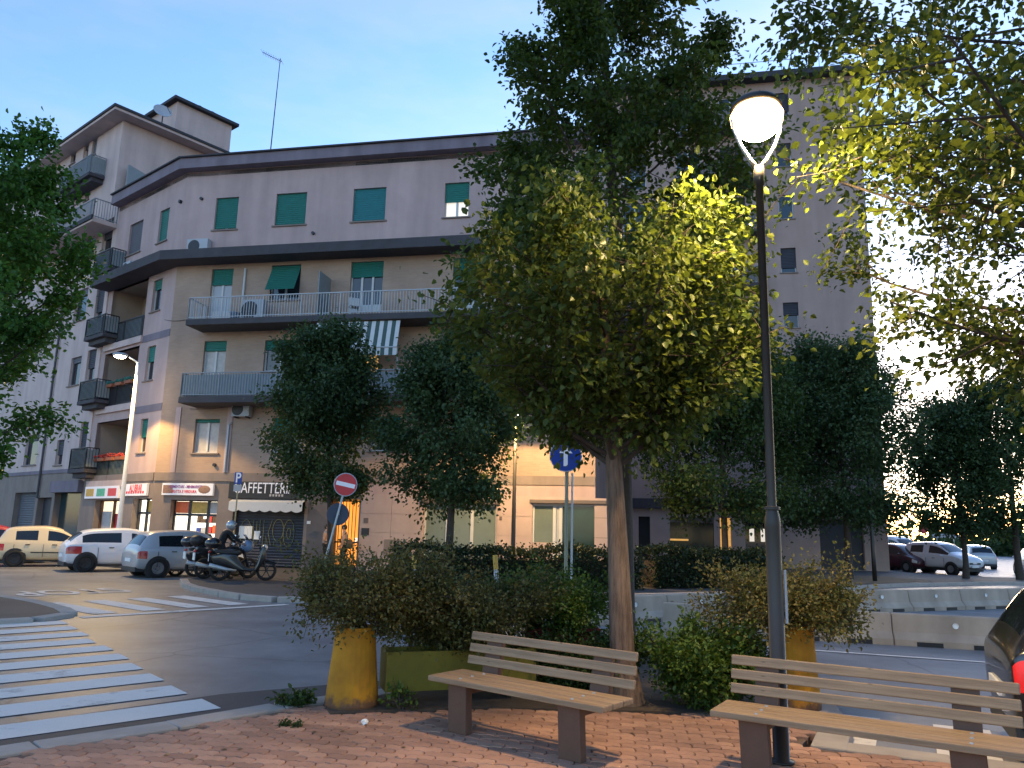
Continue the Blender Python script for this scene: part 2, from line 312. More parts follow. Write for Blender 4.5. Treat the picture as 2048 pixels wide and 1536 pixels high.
# ------------------------------------------------------------------ mesh helpers
COL = sc.collection
def link(o, parent=None):
    COL.objects.link(o)
    if parent is not None: o.parent = parent
    return o
class MB:
    def __init__(s, M=None): s.v = []; s.f = []; s.M = M; s.uv = None
    def add(s, vs, fs):
        o = len(s.v)
        if s.M is not None: vs = [tuple(s.M @ Vector(p)) for p in vs]
        s.v += [tuple(p) for p in vs]; s.f += [tuple(i + o for i in f) for f in fs]
    def box(s, x0, x1, y0, y1, z0, z1):
        s.add([(x0, y0, z0), (x1, y0, z0), (x1, y1, z0), (x0, y1, z0), (x0, y0, z1), (x1, y0, z1), (x1, y1, z1), (x0, y1, z1)],
              [(0, 3, 2, 1), (4, 5, 6, 7), (0, 1, 5, 4), (1, 2, 6, 5), (2, 3, 7, 6), (3, 0, 4, 7)]); return s
    def bar(s, p0, p1, w, h, up=(0, 0, 1)):
        p0 = Vector(p0); p1 = Vector(p1); d = (p1 - p0).normalized(); a = d.cross(Vector(up))
        a = (a if a.length > 1e-4 else d.cross(Vector((1, 0, 0)))).normalized(); b = a.cross(d)
        vs = []
        for p in (p0, p1):
            for i, j in ((-1, -1), (1, -1), (1, 1), (-1, 1)): vs.append(p + a * (i * w / 2) + b * (j * h / 2))
        s.add(vs, [(0, 1, 2, 3), (7, 6, 5, 4), (0, 4, 5, 1), (1, 5, 6, 2), (2, 6, 7, 3), (3, 7, 4, 0)]); return s
    def tube(s, pts, rad, n=8, caps=True):
        pts = [Vector(p) for p in pts]; k = len(pts)
        rad = [rad] * k if not isinstance(rad, (list, tuple)) else rad
        vs = []; ref = None
        for i, p in enumerate(pts):
            d = (pts[min(i + 1, k - 1)] - pts[max(i - 1, 0)]).normalized()
            if ref is None: ref = Vector((1, 0, 0)) if abs(d.x) < .8 else Vector((0, 1, 0))
            a = (ref - d * ref.dot(d)).normalized(); b = d.cross(a); ref = a
            for j in range(n):
                t = 2 * math.pi * j / n; vs.append(p + (a * math.cos(t) + b * math.sin(t)) * rad[i])
        fs = [(i * n + j, i * n + (j + 1) % n, (i + 1) * n + (j + 1) % n, (i + 1) * n + j) for i in range(k - 1) for j in range(n)]
        if caps: fs += [tuple(range(n - 1, -1, -1)), tuple((k - 1) * n + j for j in range(n))]
        s.add(vs, fs); return s
    def lathe(s, prof, c=(0, 0, 0), n=20, axis='z', caps=False):
        vs = []
        for r_, h in prof:
            for j in range(n):
                t = 2 * math.pi * j / n; x, y = r_ * math.cos(t), r_ * math.sin(t)
                p = (x, y, h) if axis == 'z' else ((x, h, y) if axis == 'y' else (h, x, y))
                vs.append((p[0] + c[0], p[1] + c[1], p[2] + c[2]))
        k = len(prof)
        fs = [(i * n + j, i * n + (j + 1) % n, (i + 1) * n + (j + 1) % n, (i + 1) * n + j) for i in range(k - 1) for j in range(n)]
        if caps: fs += [tuple(range(n)), tuple((k - 1) * n + j for j in range(n))]
        s.add(vs, fs); return s
    def ball(s, c, r, n=12, m=8):
        r = (r, r, r) if not isinstance(r, (tuple, list)) else r
        vs = [(c[0], c[1], c[2] - r[2])]; fs = []
        for i in range(1, m):
            a = -math.pi / 2 + math.pi * i / m
            for j in range(n):
                t = 2 * math.pi * j / n
                vs.append((c[0] + r[0] * math.cos(a) * math.cos(t), c[1] + r[1] * math.cos(a) * math.sin(t), c[2] + r[2] * math.sin(a)))
        vs.append((c[0], c[1], c[2] + r[2]))
        fs += [(0, 1 + (j + 1) % n, 1 + j) for j in range(n)]
        for i in range(m - 2): fs += [(1 + i * n + j, 1 + i * n + (j + 1) % n, 1 + (i + 1) * n + (j + 1) % n, 1 + (i + 1) * n + j) for j in range(n)]
        b = 1 + (m - 2) * n; fs += [(b + j, b + (j + 1) % n, len(vs) - 1) for j in range(n)]
        s.add(vs, fs); return s
    def prism(s, poly, z0, z1):
        n = len(poly); s.add([(x, y, z0) for x, y in poly] + [(x, y, z1) for x, y in poly],
            [tuple(range(n - 1, -1, -1)), tuple(range(n, 2 * n))] + [(i, (i + 1) % n, n + (i + 1) % n, n + i) for i in range(n)]); return s
    def extr(s, poly, y0, y1):            # outline in x,z pushed along y
        n = len(poly); s.add([(x, y0, z) for x, z in poly] + [(x, y1, z) for x, z in poly],
            [tuple(range(n)), tuple(range(2 * n - 1, n - 1, -1))] + [(i, n + i, n + (i + 1) % n, (i + 1) % n) for i in range(n)]); return s
    def build(s, name, mt, parent=None, smooth=False, bevel=0, kind=None, label=None, seg=2):
        me = bpy.data.meshes.new(name); me.from_pydata(s.v, [], s.f); me.update()
        me.materials.append(MATS[mt] if isinstance(mt, str) else mt)
        if smooth: me.polygons.foreach_set('use_smooth', [True] * len(me.polygons))
        o = link(bpy.data.objects.new(name, me), parent)
        if bevel:
            md = o.modifiers.new('bevel', 'BEVEL'); md.width = bevel; md.segments = seg; md.limit_method = 'ANGLE'
        if kind: o['kind'] = kind
        if label: o['label'] = label
        return o
def tag(o, label, cat, group=None, kind=None):
    o['label'] = label; o['category'] = cat
    if group: o['group'] = group
    if kind: o['kind'] = kind
    return o
def thing(name, label, cat, loc=(0, 0, 0), rz=0.0, group=None):
    o = bpy.data.objects.new(name, None); o.empty_display_size = .2; link(o)
    o.location = loc; o.rotation_euler = (0, 0, rz); return tag(o, label, cat, group)
def struct(o): o['kind'] = 'structure'; return o
def uv_box(o, fr_e):
    """metric wall UVs: u along the wall direction, v up"""
    me = o.data; uv = me.uv_layers.new(name='UVMap'); e = Vector(fr_e)
    for p in me.polygons:
        n = p.normal; a = e if abs(n.dot(e)) < .7 else Vector((-e.y, e.x, 0))
        for li in p.loop_indices:
            c = me.vertices[me.loops[li].vertex_index].co; uv.data[li].uv = (c.dot(a), c.z if abs(n.z) < .8 else c.dot(Vector((-a.y, a.x, 0))))
def text(body, M, size, mt, parent, name='lettering', ext=.004, sx=1.0, bold=False):
    cu = bpy.data.curves.new(name, 'FONT'); cu.body = body; cu.size = size; cu.extrude = ext; cu.align_x = 'CENTER'; cu.align_y = 'CENTER'
    if bold: cu.offset = size * .018
    tmp = link(bpy.data.objects.new('tmp', cu)); me = eval_mesh(tmp); bpy.data.objects.remove(tmp); me.name = name
    me.materials.clear(); me.materials.append(MATS[mt]); o = link(bpy.data.objects.new(name, me), parent)
    o.matrix_local = M @ Matrix.Diagonal((sx, 1, 1, 1)); return o
def wall_text_M(u, y, z):                # text plane in a wall frame: x along u, up z, facing -y
    return Matrix(((1, 0, 0, u), (0, 0, -1, y), (0, 1, 0, z), (0, 0, 0, 1)))
def wall(mb, u0, u1, z0, z1, holes, depth=.22, y=0.0):
    hs = [(max(a, u0), min(b, u1), max(c, z0), min(d, z1), c, d) for a, b, c, d in holes if a < u1 and b > u0 and c < z1 and d > z0]
    us = sorted({u0, u1, *[h[0] for h in hs], *[h[1] for h in hs]}); zs = sorted({z0, z1, *[h[2] for h in hs], *[h[3] for h in hs]})
    for i in range(len(us) - 1):
        for j in range(len(zs) - 1):
            cu, cz = (us[i] + us[i + 1]) / 2, (zs[j] + zs[j + 1]) / 2
            if any(h[0] < cu < h[1] and h[2] < cz < h[3] for h in hs): continue
            mb.add([(us[i], y, zs[j]), (us[i + 1], y, zs[j]), (us[i + 1], y, zs[j + 1]), (us[i], y, zs[j + 1])], [(0, 1, 2, 3)])
    for a, b, c, d, c0, d0 in hs:
        e = y + depth
        mb.add([(a, y, c), (a, e, c), (a, e, d), (a, y, d)], [(0, 1, 2, 3)]); mb.add([(b, y, c), (b, e, c), (b, e, d), (b, y, d)], [(3, 2, 1, 0)])
        if d == d0: mb.add([(a, y, d), (b, y, d), (b, e, d), (a, e, d)], [(3, 2, 1, 0)])
        if c == c0: mb.add([(a, y, c), (b, y, c), (b, e, c), (a, e, c)], [(0, 1, 2, 3)])

def ribs(mb, u0, u1, z0, z1, y, pitch=.09, t=.03, tilt=0.0):
    n = max(2, int((z1 - z0) / pitch)); h = (z1 - z0) / n
    for i in range(n):
        a = z0 + i * h; f = lambda z: y - tilt * (z1 - z) / (z1 - z0)
        ya, yb = f(a), f(a + h)
        mb.add([(u0, ya, a + h * .12), (u1, ya, a + h * .12), (u1, ya - t * .5, a + h * .5), (u0, ya - t * .5, a + h * .5), (u0, yb, a + h), (u1, yb, a + h), (u0, ya + .01, a), (u1, ya + .01, a)],
               [(0, 1, 3 - 1, 3), (3, 2, 5, 4), (6, 7, 1, 0)])

def window(root, M, rect, shut=0.0, smat='shutter_green', mull=1, pane='glass_dark', sill=True, tilt=0.0, door=False, depth=.22, lit=None, fmat='white_paint'):
    """a window part: frame mesh with pane / shutter / sill sub-parts"""
    u0, u1, z0, z1 = rect; d = depth - .05
    fr = MB(M); t = .055
    fr.box(u0, u0 + t, d - .04, d + .02, z0, z1); fr.box(u1 - t, u1, d - .04, d + .02, z0, z1)
    fr.box(u0 + t, u1 - t, d - .04, d + .02, z0, z0 + t); fr.box(u0 + t, u1 - t, d - .04, d + .02, z1 - t, z1)
    for k in range(mull):
        c = u0 + (u1 - u0) * (k + 1) / (mull + 1); fr.box(c - .045, c + .045, d - .05, d + .015, z0 + t, z1 - t)
    if door: fr.box(u0 + t, u1 - t, d - .03, d + .01, z0 + t, z0 + .35)
    o = fr.build('french_window' if door else 'window', fmat, root)
    MB(M).box(u0 + t, u1 - t, d, d + .012, z0 + t, z1 - t).build('pane', pane, o)
    if lit: MB(M).box(u0 - .1, u1 + .1, d + .5, d + .55, z0 - .1, z1 + .1).build('lit_room_wall', lit, o)
    if shut > 0:
        zs = z1 - (z1 - z0) * shut; s = MB(M)
        if tilt: ribs(s, u0 + .02, u1 - .02, zs, z1, .10, tilt=tilt)
        else: ribs(s, u0 + .01, u1 - .01, zs, z1, .10)
        s.build('shutter', smat, o)
    if sill: MB(M).box(u0 - .09, u1 + .09, -.07, .1, z0 - .06, z0 - .002).build('sill', 'stone_grey', o)
    return o

def railing(root, M, path, z0, z1, sp=.12, r=.011, mt='railing_grey', name='railing', sheet=None):
    mb = MB(M); post = MB(M)
    for (a, b) in zip(path[:-1], path[1:]):
        a = Vector((*a, 0)); b = Vector((*b, 0)); L = (b - a).length; n = max(2, int(L / sp))
        for i in range(n + 1):
            p = a + (b - a) * (i / n); k = .02 if (i % 14 == 0 or i == n) else r
            mb.bar((p.x, p.y, z0), (p.x, p.y, z1), k * 2, k * 2)
        mb.bar((a.x, a.y, z1), (b.x, b.y, z1), .05, .04); mb.bar((a.x, a.y, z0 + .08), (b.x, b.y, z0 + .08), .03, .03)
    o = mb.build(name, mt, root)
    if sheet:
        s = MB(M)
        for (a, b) in zip(path[:-1], path[1:]):
            a3 = Vector((*a, 0)); b3 = Vector((*b, 0)); s.bar((a3.x, a3.y + .03, (z0 + z1) / 2), (b3.x, b3.y + .03, (z0 + z1) / 2), .012, z1 - z0 - .15)
        s.build('screen_sheet', sheet, o)
    return o
def eval_mesh(o):
    dg = bpy.context.evaluated_depsgraph_get(); return bpy.data.meshes.new_from_object(o.evaluated_get(dg))
# ------------------------------------------------------------------ ground
g = MB(); g.add([(-900, -200, 0), (900, -200, 0), (900, 1500, 0), (-900, 1500, 0)], [(0, 1, 2, 3)])
struct(g.build('road', 'asphalt'))
PZ = .12
pave = [(-8.72, 22.05), (-7.98, 21.13), (-6.65, 19.6), (-5.7, 18.95), (-4.9, 18.9), (-3.2, 19.6), (0, 20.6), (4, 22.6), (9, 25.6), (13, 29.2), (15.4, 31.0), (20, 33.6), (26, 35.6), (40, 37.5), (40, 39.5), (26, 38.2), (21.6, 38.6), (20.9, 41),
        (30, 120), (-60, 120), (-60, 66), (-36, 47.4), (-22.2, 36.4), (-17.0, 32.1), (-14.5, 30.6), (-11.5, 30.0), (-9.9, 28.0), (-9.7, 24.2)]
def inset(poly, d):
    n = len(poly); out = []
    for i in range(n):
        a, b, c = Vector(poly[i - 1]), Vector(poly[i]), Vector(poly[(i + 1) % n])
        n1 = Vector((-(b - a).y, (b - a).x)).normalized(); n2 = Vector((-(c - b).y, (c - b).x)).normalized()
        k = (n1 + n2); k = k / max(.5, k.length_squared) * 2; out.append((b.x + k.x * d, b.y + k.y * d))
    return out
o = MB().prism(pave, -.3, PZ).build('pavement', 'pavement_asphalt'); struct(o); pavement = o
def kerbs(parent, line, width, z1, seg=1.0, side=1, mt='kerb_stone', name='kerb_stone', sx=0):
    """kerb stones one by one along a line; width laid to the left (side=1) or right of the walking direction"""
    pts = [Vector(p) for p in line]; res = []; tot = sum((b - a).length for a, b in zip(pts, pts[1:]))
    def at(s):
        for a, b in zip(pts, pts[1:]):
            l = (b - a).length
            if s <= l + 1e-6: return a + (b - a) * (s / l)
            s -= l
        return pts[-1]
    n = max(1, round(tot / seg))
    for i in range(n):
        a, b = at(tot * i / n + .006), at(tot * (i + 1) / n - .006); d = (b - a).normalized(); q = Vector((-d.y, d.x)) * side * width
        poly = [tuple(a), tuple(b), tuple(b + q), tuple(a + q)]
        if side < 0: poly = poly[::-1]
        res.append(MB().prism(poly, -.15, z1 + rnd.uniform(-.004, .004)).build(name, mt, parent, bevel=.012))
    return res
kerbs(pavement, [(-9.7, 24.2)] + pave[:14], .22, PZ + .006, 1.0, -1)
# leaf-litter bed on the far pavement
o = MB().prism([(7.5, 26.2), (13.2, 29.9), (17.6, 33.0), (17.2, 36.5), (9.5, 36.0), (6.0, 30)], PZ - .05, PZ + .01).build('tree_bed', 'leaf_litter'); struct(o)

# near plaza
plaza_poly = [(-9, 0.3), (-3.58, 5.91), (-2.75, 6.69), (-1.76, 7.82), (-1.15, 8.3), (-.3, 8.95), (.5, 9.9), (1.0, 11.0), (1.7, 11.5), (2.4, 11.1), (2.85, 9.8), (3.1, 8.7), (3.12, 8.05), (2.95, 7.6), (2.41, 6.72), (3.33, 6.30), (8, 4.2), (8, -4), (-9, -4)]
plaza = struct(MB().prism(plaza_poly[::-1], -.3, PZ - .022).build('plaza', 'joint_sand'))
kl = plaza_poly[:16] + [(8, 4.2)]
kerbs(plaza, [Vector(p) for p in kl], .27, PZ + .004, 1.0, 1)
def inside(p, poly):
    c = False; n = len(poly)
    for i in range(n):
        x0, y0 = poly[i]; x1, y1 = poly[(i + 1) % n]
        if (y0 > p[1]) != (y1 > p[1]) and p[0] < (x1 - x0) * (p[1] - y0) / (y1 - y0) + x0: c = not c
    return c
PLn, PWd, PA = .225, .1125, .022
def paver_outline(L=PLn, W=PWd, a=PA, g=.0035):
    bot = [(g, 0), (L * .25, a), (L * .5, 0), (L * .75, a), (L - g, 0)]
    top = [(x, y + W - 2 * g) for x, y in bot][::-1]
    r_ = [(L - g + a * .6, W * .5)]; l_ = [(g + a * .6, W * .5)]
    return bot + r_ + top + l_
ol = paver_outline(); cx, cy = PLn / 2, PWd / 2 + PA / 2
me = bpy.data.meshes.new('paver'); n_ = len(ol)
ins = [(cx + (x - cx) * .955, cy + (y - cy) * .93) for x, y in ol]
me.from_pydata([(x - cx, y - cy, -.06) for x, y in ol] + [(x - cx, y - cy, -.006) for x, y in ol] + [(x - cx, y - cy, 0) for x, y in ins], [],
               [(i, (i + 1) % n_, n_ + (i + 1) % n_, n_ + i) for i in range(n_)] + [(n_ + i, n_ + (i + 1) % n_, 2 * n_ + (i + 1) % n_, 2 * n_ + i) for i in range(n_)] + [tuple(range(2 * n_, 3 * n_))])
me.materials.append(MATS['paver'])
PR = R(-8); cells = []
pin = inset(plaza_poly[::-1], .06)
bed = [(-1.55, 7.35), (-.2, 7.75), (2.35, 7.72), (2.6, 7.55), (3.05, 8.05), (2.85, 8.7), (2.6, 9.8), (2.25, 10.9), (1.7, 11.25), (1.15, 10.8), (.65, 9.8), (-.2, 8.85), (-1.1, 8.25), (-1.7, 7.7)]
for j in range(-30, 86):
    for i in range(-46, 46):
        x = (i + (.5 if j % 2 else 0)) * PLn; y = j * PWd
        X = x * math.cos(PR) - y * math.sin(PR); Y = x * math.sin(PR) + y * math.cos(PR)
        if Y < 2.0 or not inside((X, Y), pin) or inside((X, Y), bed): continue
        cells.append((X, Y))
def vis(c):
    v = Vector((c[0], c[1], PZ)) - CAM; a = v.dot(_F); px = 1024 + F_PX * v.dot(_R) / a; py = 768 - F_PX * v.dot(_U) / a
    return -20 < px < 2068 and py < 1560
vc = sorted([c for c in cells if vis(c)], key=lambda c: c[1]); one = set(vc[:300])
for c in vc[:300]:
    p = link(bpy.data.objects.new('paver', me), plaza)
    p.location = (c[0], c[1], PZ + rnd.uniform(-.003, .003)); p.rotation_euler = (rnd.gauss(0, .006), rnd.gauss(0, .006), PR + rnd.gauss(0, .008))
pv = np.array([v.co[:] for v in me.vertices]); pf = [tuple(p.vertices) for p in me.polygons]
V = []; Fc = []; tint = []
for c in cells:
    if c in one: continue
    a = PR + rnd.gauss(0, .008); ca, sa = math.cos(a), math.sin(a); k = len(V)
    z = PZ + rnd.uniform(-.003, .003); tx, ty = rnd.gauss(0, .006), rnd.gauss(0, .006)
    V += [(c[0] + x * ca - y * sa, c[1] + x * sa + y * ca, z + zz + x * tx + y * ty) for x, y, zz in pv]
    Fc += [tuple(i + k for i in f) for f in pf]; tint += [rnd.random()] * len(pv)
m2 = bpy.data.meshes.new('paver_field'); m2.from_pydata(V, [], Fc); m2.materials.append(MATS['paver'])
at = m2.attributes.new('tint', 'FLOAT', 'POINT'); at.data.foreach_set('value', tint)
o = link(bpy.data.objects.new('paver_field', m2), plaza); o['kind'] = 'stuff'
struct(MB().prism(bed[::-1], .02, PZ + .012).build('planting_bed', 'soil'))

# left traffic island
isl = [(-14, 19.6), (-11.26, 17.83), (-10.38, 17.2), (-9.15, 16.1), (-8.4, 15.2), (-8.2, 14.75), (-8.35, 14.35), (-8.7, 14.0), (-13, 9.8), (-17, 13)]
island = struct(MB().prism(isl[::-1], -.3, .065).build('traffic_island', 'pavement_asphalt'))
kerbs(island, isl[:9], .28, .075, .9, 1)

# painted markings and a newer strip of asphalt
def sheet(name, polys, z, mt, parent=None):
    mb = MB()
    for p in polys: mb.add([(x, y, z) for x, y in p], [tuple(range(len(p)))])
    return mb.build(name, mt, parent)
patch = [(-4.9, 6.6), (-3.0, 8.66), (-1.6, 9.55), (1.0, 10.3), (1.0, 8.9), (-1.2, 8.2), (-1.95, 7.95), (-3.8, 6.0), (-7, 2.4), (-8.2, 3.4)]
struct(sheet('asphalt_strip', [patch], .004, 'asphalt_dark'))
cross = Vector((-.629, .777)); sdv = Vector((-.724, -.69))
mk = bpy.data.objects.new('road_markings', None); link(mk); struct(mk)
for k in range(10):
    e0 = Vector((-2.95, 8.18)) + cross * (.857 * k) + sdv * rnd.uniform(-.05, .05)
    w2 = cross * .26; e1 = e0 + sdv * 3.4
    q = [e0 - w2 - sdv * .02, e0 + w2, e1 + w2, e1 - w2]
    sheet('crossing_stripe', [[tuple(p) for p in q]], .009, 'road_paint', mk)
for k in range(4):
    e0 = Vector((-9.94, 17.38)) + Vector((.6, .765)) * k; d = Vector((.782, -.623)); w2 = Vector((.623, .782)) * .24
    q = [e0 - w2, e0 + d * 2.75 - w2, e0 + d * 2.75 + w2, e0 + w2]
    sheet('crossing_stripe', [[tuple(p) for p in q]], .009, 'road_paint', mk)
d = Vector((.66, .75)); a = Vector((-7.9, 14.95)); q = Vector((-.75, .66)) * .12
sheet('edge_line', [[tuple(a - q), tuple(a + d * 4.4 - q), tuple(a + d * 4.4 + q), tuple(a + q)]], .009, 'road_paint', mk)
d = Vector((.775, .63)); a = Vector((-2.45, 7.98)); q = Vector((-.63, .775)) * .07
sheet('edge_line', [[tuple(a - q), tuple(a + d * 2.2 - q), tuple(a + d * 2.2 + q), tuple(a + q)]], .010, 'road_paint', mk)
for p0, p1, wd in (((3.2, 9.48), (5.0, 8.5), .07), ((3.2, 13.55), (14, 9.6), .06), ((5.9, 8.05), (9.5, 6.2), .07)):
    a, b = Vector(p0), Vector(p1); d = (b - a).normalized(); q = Vector((-d.y, d.x)) * wd
    sheet('edge_line', [[tuple(a - q), tuple(b - q), tuple(b + q), tuple(a + q)]], .009, 'road_paint', mk)
for k in range(3):
    e0 = Vector((2.62, 7.02)) + Vector((.91, -.41)) * k * .95; d = Vector((.45, .89)); w2 = Vector((.91, -.41)) * .24
    e0 = e0 + d * -.02 + w2
    sheet('crossing_stripe', [[tuple(e0 - w2), tuple(e0 + w2), tuple(e0 + d * 1.6 + w2), tuple(e0 + d * 1.6 - w2)]], .009, 'road_paint', mk)
up = Vector((.776, -.632, 0)); rt = Vector((up.y, -up.x, 0)); c = (G(140, 1184) + Vector((0, 0, .011)))
Mx = Matrix(((rt.x, up.x, 0, c.x), (rt.y, up.y, 0, c.y), (0, 0, 1, c.z), (0, 0, 0, 1))) @ Matrix.Diagonal((.62, 1.15, 1, 1))
text('STOP', Mx, 1.75, 'road_paint', mk, 'stop_lettering', 0.0, bold=True)

# ------------------------------------------------------------------ main apartment building (walls A and B meet at the obtuse corner)
P1, P2 = Vector((-20.05, 36.9)), Vector((-14.94, 32.75)); eB = (Vector((-1.26, 30.05)) - P2).normalized(); P3 = P2 + eB * 18.5
FA, FB = Frame(P1, P2), Frame(P2, P3)
base = Vector((P2.x, P2.y, PZ)); T = Matrix.Translation(-base)
MA, MBt = T @ FA.M, T @ FB.M
apt = thing('apartment_building', 'five storey beige apartment block with green shutters and shops below', 'building', base)
ZR = 17.4
# openings measured on the walls
def rB(*a, off=0.0): return FB.rect(*a, off)
def rA(*a, off=0.0): return FA.rect(*a, off)
top = [rB(430, 395, 475, 459), rB(551, 386, 612, 450), rB(706, 376, 771, 442), rB(889, 365, 938, 434), rB(1075, 352, 1135, 424)]
f3 = [rB(420, 538, 463, 636), rB(541, 530, 600, 600), rB(700, 523, 765, 624), rB(905, 515, 960, 618)]
f2 = [rB(405, 682, 450, 772), rB(528, 680, 592, 742), rB(683, 672, 757, 775), rB(900, 668, 960, 770)]
f1 = [rB(388, 838, 437, 906), rB(545, 835, 600, 905), rB(740, 832, 800, 902), rB(930, 828, 985, 898), rB(1110, 826, 1160, 896)]
tA = [rA(318, 420, 336, 482), rA(258, 446, 283, 506)]
nA = [rA(305, 560, 322, 621), rA(292, 693, 308, 760), rA(279, 838, 293, 905)]
logA = [rA(222, 570, 290, 681), rA(205, 702, 272, 811), rA(188, 842, 254, 962)]
for h in (top, f3, f2, f1, tA, nA):
    zz0 = sum(x[2] for x in h) / len(h); zz1 = sum(x[3] for x in h) / len(h)
ZL = FB.hit(700, 482, -.9)[1]          # ledge top
Z3 = FB.hit(600, 631, -1.25)[1]        # 3rd floor balcony floor edge
Z2 = FB.hit(470, 792, -1.25)[1]
ZG = FB.hit(560, 958)[1]               # top of ground floor band
shopB = rB(336, 1000, 430, 1128); cafB = rB(462, 1003, 606, 1129); doorB = rB(655, 998, 716, 1124)
winB1 = rB(846, 1008, 992, 1122); winB2 = rB(1064, 1008, 1222, 1135)
for r_ in ('shopB', 'cafB', 'doorB', 'winB1', 'winB2'):
    a_ = list(globals()[r_]); a_[2] = PZ + (.0 if r_ in ('shopB', 'cafB', 'doorB') else .35); globals()[r_] = tuple(a_)
shopA1 = list(rA(186, 1000, 240, 1085)); shopA1[2] = PZ + .3; shopA2 = list(rA(262, 997, 300, 1085)); shopA2[2] = PZ
holesB = top + f3 + f2 + f1; holesG = [shopB, cafB, doorB, winB1, winB2]
LB = FB.L
def wpart(M, fr, u0, u1, z0, z1, holes, mt, name='wall', depth=.22):
    mb = MB(M); wall(mb, u0, u1, z0, z1, holes, depth); o = mb.build(name, mt, apt); uv_box(o, fr.e); return o
wpart(MBt, FB, 0, LB, ZL - .25, ZR, top, 'plaster'); wpart(MBt, FB, 0, LB, ZG, ZL - .25, f3 + f2 + f1, 'brick_tan', 'brick_wall')
uc = cafB[0] - .1; ud = doorB[0] - .9
wpart(MBt, FB, 0, ud, PZ, ZG, [shopB, cafB], 'stone_grey', 'ground_floor_wall', .4)
wpart(MBt, FB, ud, doorB[1] + .05, PZ, ZG, [doorB], 'tile_brown', 'entrance_wall', .9)
wpart(MBt, FB, doorB[1] + .05, LB, PZ, ZG - .55, [winB1, winB2], 'stone_pink', 'ground_floor_wall', .35)
wpart(MBt, FB, doorB[1] + .05, LB, ZG - .55, ZG, [], 'plaster', 'fascia')
wpart(MA, FA, 0, FA.L, ZL - .25, ZR, tA, 'plaster')
logA = [(max(.35, a), b, c, d) for a, b, c, d in logA]
wpart(MA, FA, 0, FA.L, ZG, ZL - .25, nA + logA, 'plaster', 'wall', .22)
wpart(MA, FA, 0, FA.L, PZ, ZG, [tuple(shopA1), tuple(shopA2)], 'stone_grey', 'ground_floor_wall', .4)
# pale string course lines and pilaster at the corner
for z in (Z2 - .35, Z3 - .35):
    MB(MA).box(logA[0][1] + .1, FA.L, -.02, .01, z, z + .32).build('string_course', 'grey_band', apt)
MB(MBt).box(.02, LB, -.05, .0, ZG - .12, ZG + .22).build('string_course', 'stone_grey', apt)
MB(MA).box(.0, FA.L - .02, -.05, .0, ZG - .12, ZG + .22).build('string_course', 'stone_grey', apt)
for px_ in (318, 455):
    u = FB.hit(px_ if px_ > 400 else 350, 900)[0]
    MB(MBt).box(u - .12, u + .12, -.04, 0, ZG + .23, FB.hit(700, 812)[1]).build('pilaster', 'plaster', apt)
# back of the block, end wall and roof
bk = [(FA.M @ Vector((0, 0, 0))), (FA.M @ Vector((FA.L, 0, 0))), (FB.M @ Vector((LB, 0, 0))), (FB.M @ Vector((LB, 11, 0))), (FB.M @ Vector((1.5, 11, 0))), (FA.M @ Vector((0, 9, 0)))]
mb = MB(T)
for a, b in ((2, 3), (3, 4), (4, 5)): mb.add([(bk[a].x, bk[a].y, PZ), (bk[b].x, bk[b].y, PZ), (bk[b].x, bk[b].y, ZR), (bk[a].x, bk[a].y, ZR)], [(0, 1, 2, 3)])
mb.build('rear_wall', 'plaster', apt)
mb = MB(T); mb.prism([(p.x, p.y) for p in bk], ZR - .25, ZR - .05); mb.build('roof_deck', 'roof_dark', apt)
# projecting roof fascia: grey band with dark capping, mitred at the corner
def mitre(off):
    n1, n2 = -FA.n, -FB.n; k = (n1 + n2); k = k / k.length_squared * 2 * off
    a = FA.M @ Vector((0, -off, 0)); b = FB.M @ Vector((LB + off * .2, -off, 0)); c = Vector((P2.x, P2.y, 0)) + k
    return [(a.x, a.y), (c.x, c.y), (b.x, b.y)]
def band(off0, off1, z0, z1, name, mt):
    i, o_ = mitre(off0), mitre(off1); mb = MB(T)
    mb.prism([o_[0], o_[1], i[1], i[0]], z0, z1); mb.prism([o_[1], o_[2], i[2], i[1]], z0, z1); return mb.build(name, mt, apt)
band(-.1, .45, ZR - .02, ZR + .46, 'roof_fascia', 'grey_band'); band(-.5, .55, ZR + .461, ZR + .53, 'roof_capping', 'roof_dark')
band(-.05, .95, ZL - .42, ZL, 'ledge', 'slab_dark')
# windows, top floor
window(apt, MBt, top[0], .94); window(apt, MBt, top[1], .95, mull=1); window(apt, MBt, top[2], .95, 'shutter_teal', tilt=0)
window(apt, MBt, top[3], .55, mull=1, pane='lit_room', lit=None)
window(apt, MBt, top[4], .9)
window(apt, MA, tA[0], .95); window(apt, MA, tA[1], 1.0, 'shutter_grey')
# third floor
window(apt, MBt, f3[0], .32, mull=1, pane='white_metal', sill=False, door=True); window(apt, MBt, f3[1], .78, tilt=.55, mull=1)
window(apt, MBt, f3[2], .30, mull=2, sill=False, door=True); window(apt, MBt, f3[3], .4, mull=1, sill=False, door=True)
window(apt, MBt, f2[0], .22, mull=1, pane='curtain', sill=False, door=True); window(apt, MBt, f2[1], .30, mull=1, pane='glass_dark')
window(apt, MBt, f2[2], .0, mull=1, pane='lit_warm', sill=False, door=True); window(apt, MBt, f2[3], .4, mull=1, sill=False, door=True)
window(apt, MBt, f1[0], .1, mull=1, pane='curtain'); 
for k in range(1, 5): window(apt, MBt, f1[k], .35 + .15 * (k % 3), mull=1)
for k, r_ in enumerate(nA): window(apt, MA, r_, (.3, .45, .55)[k], mull=0)
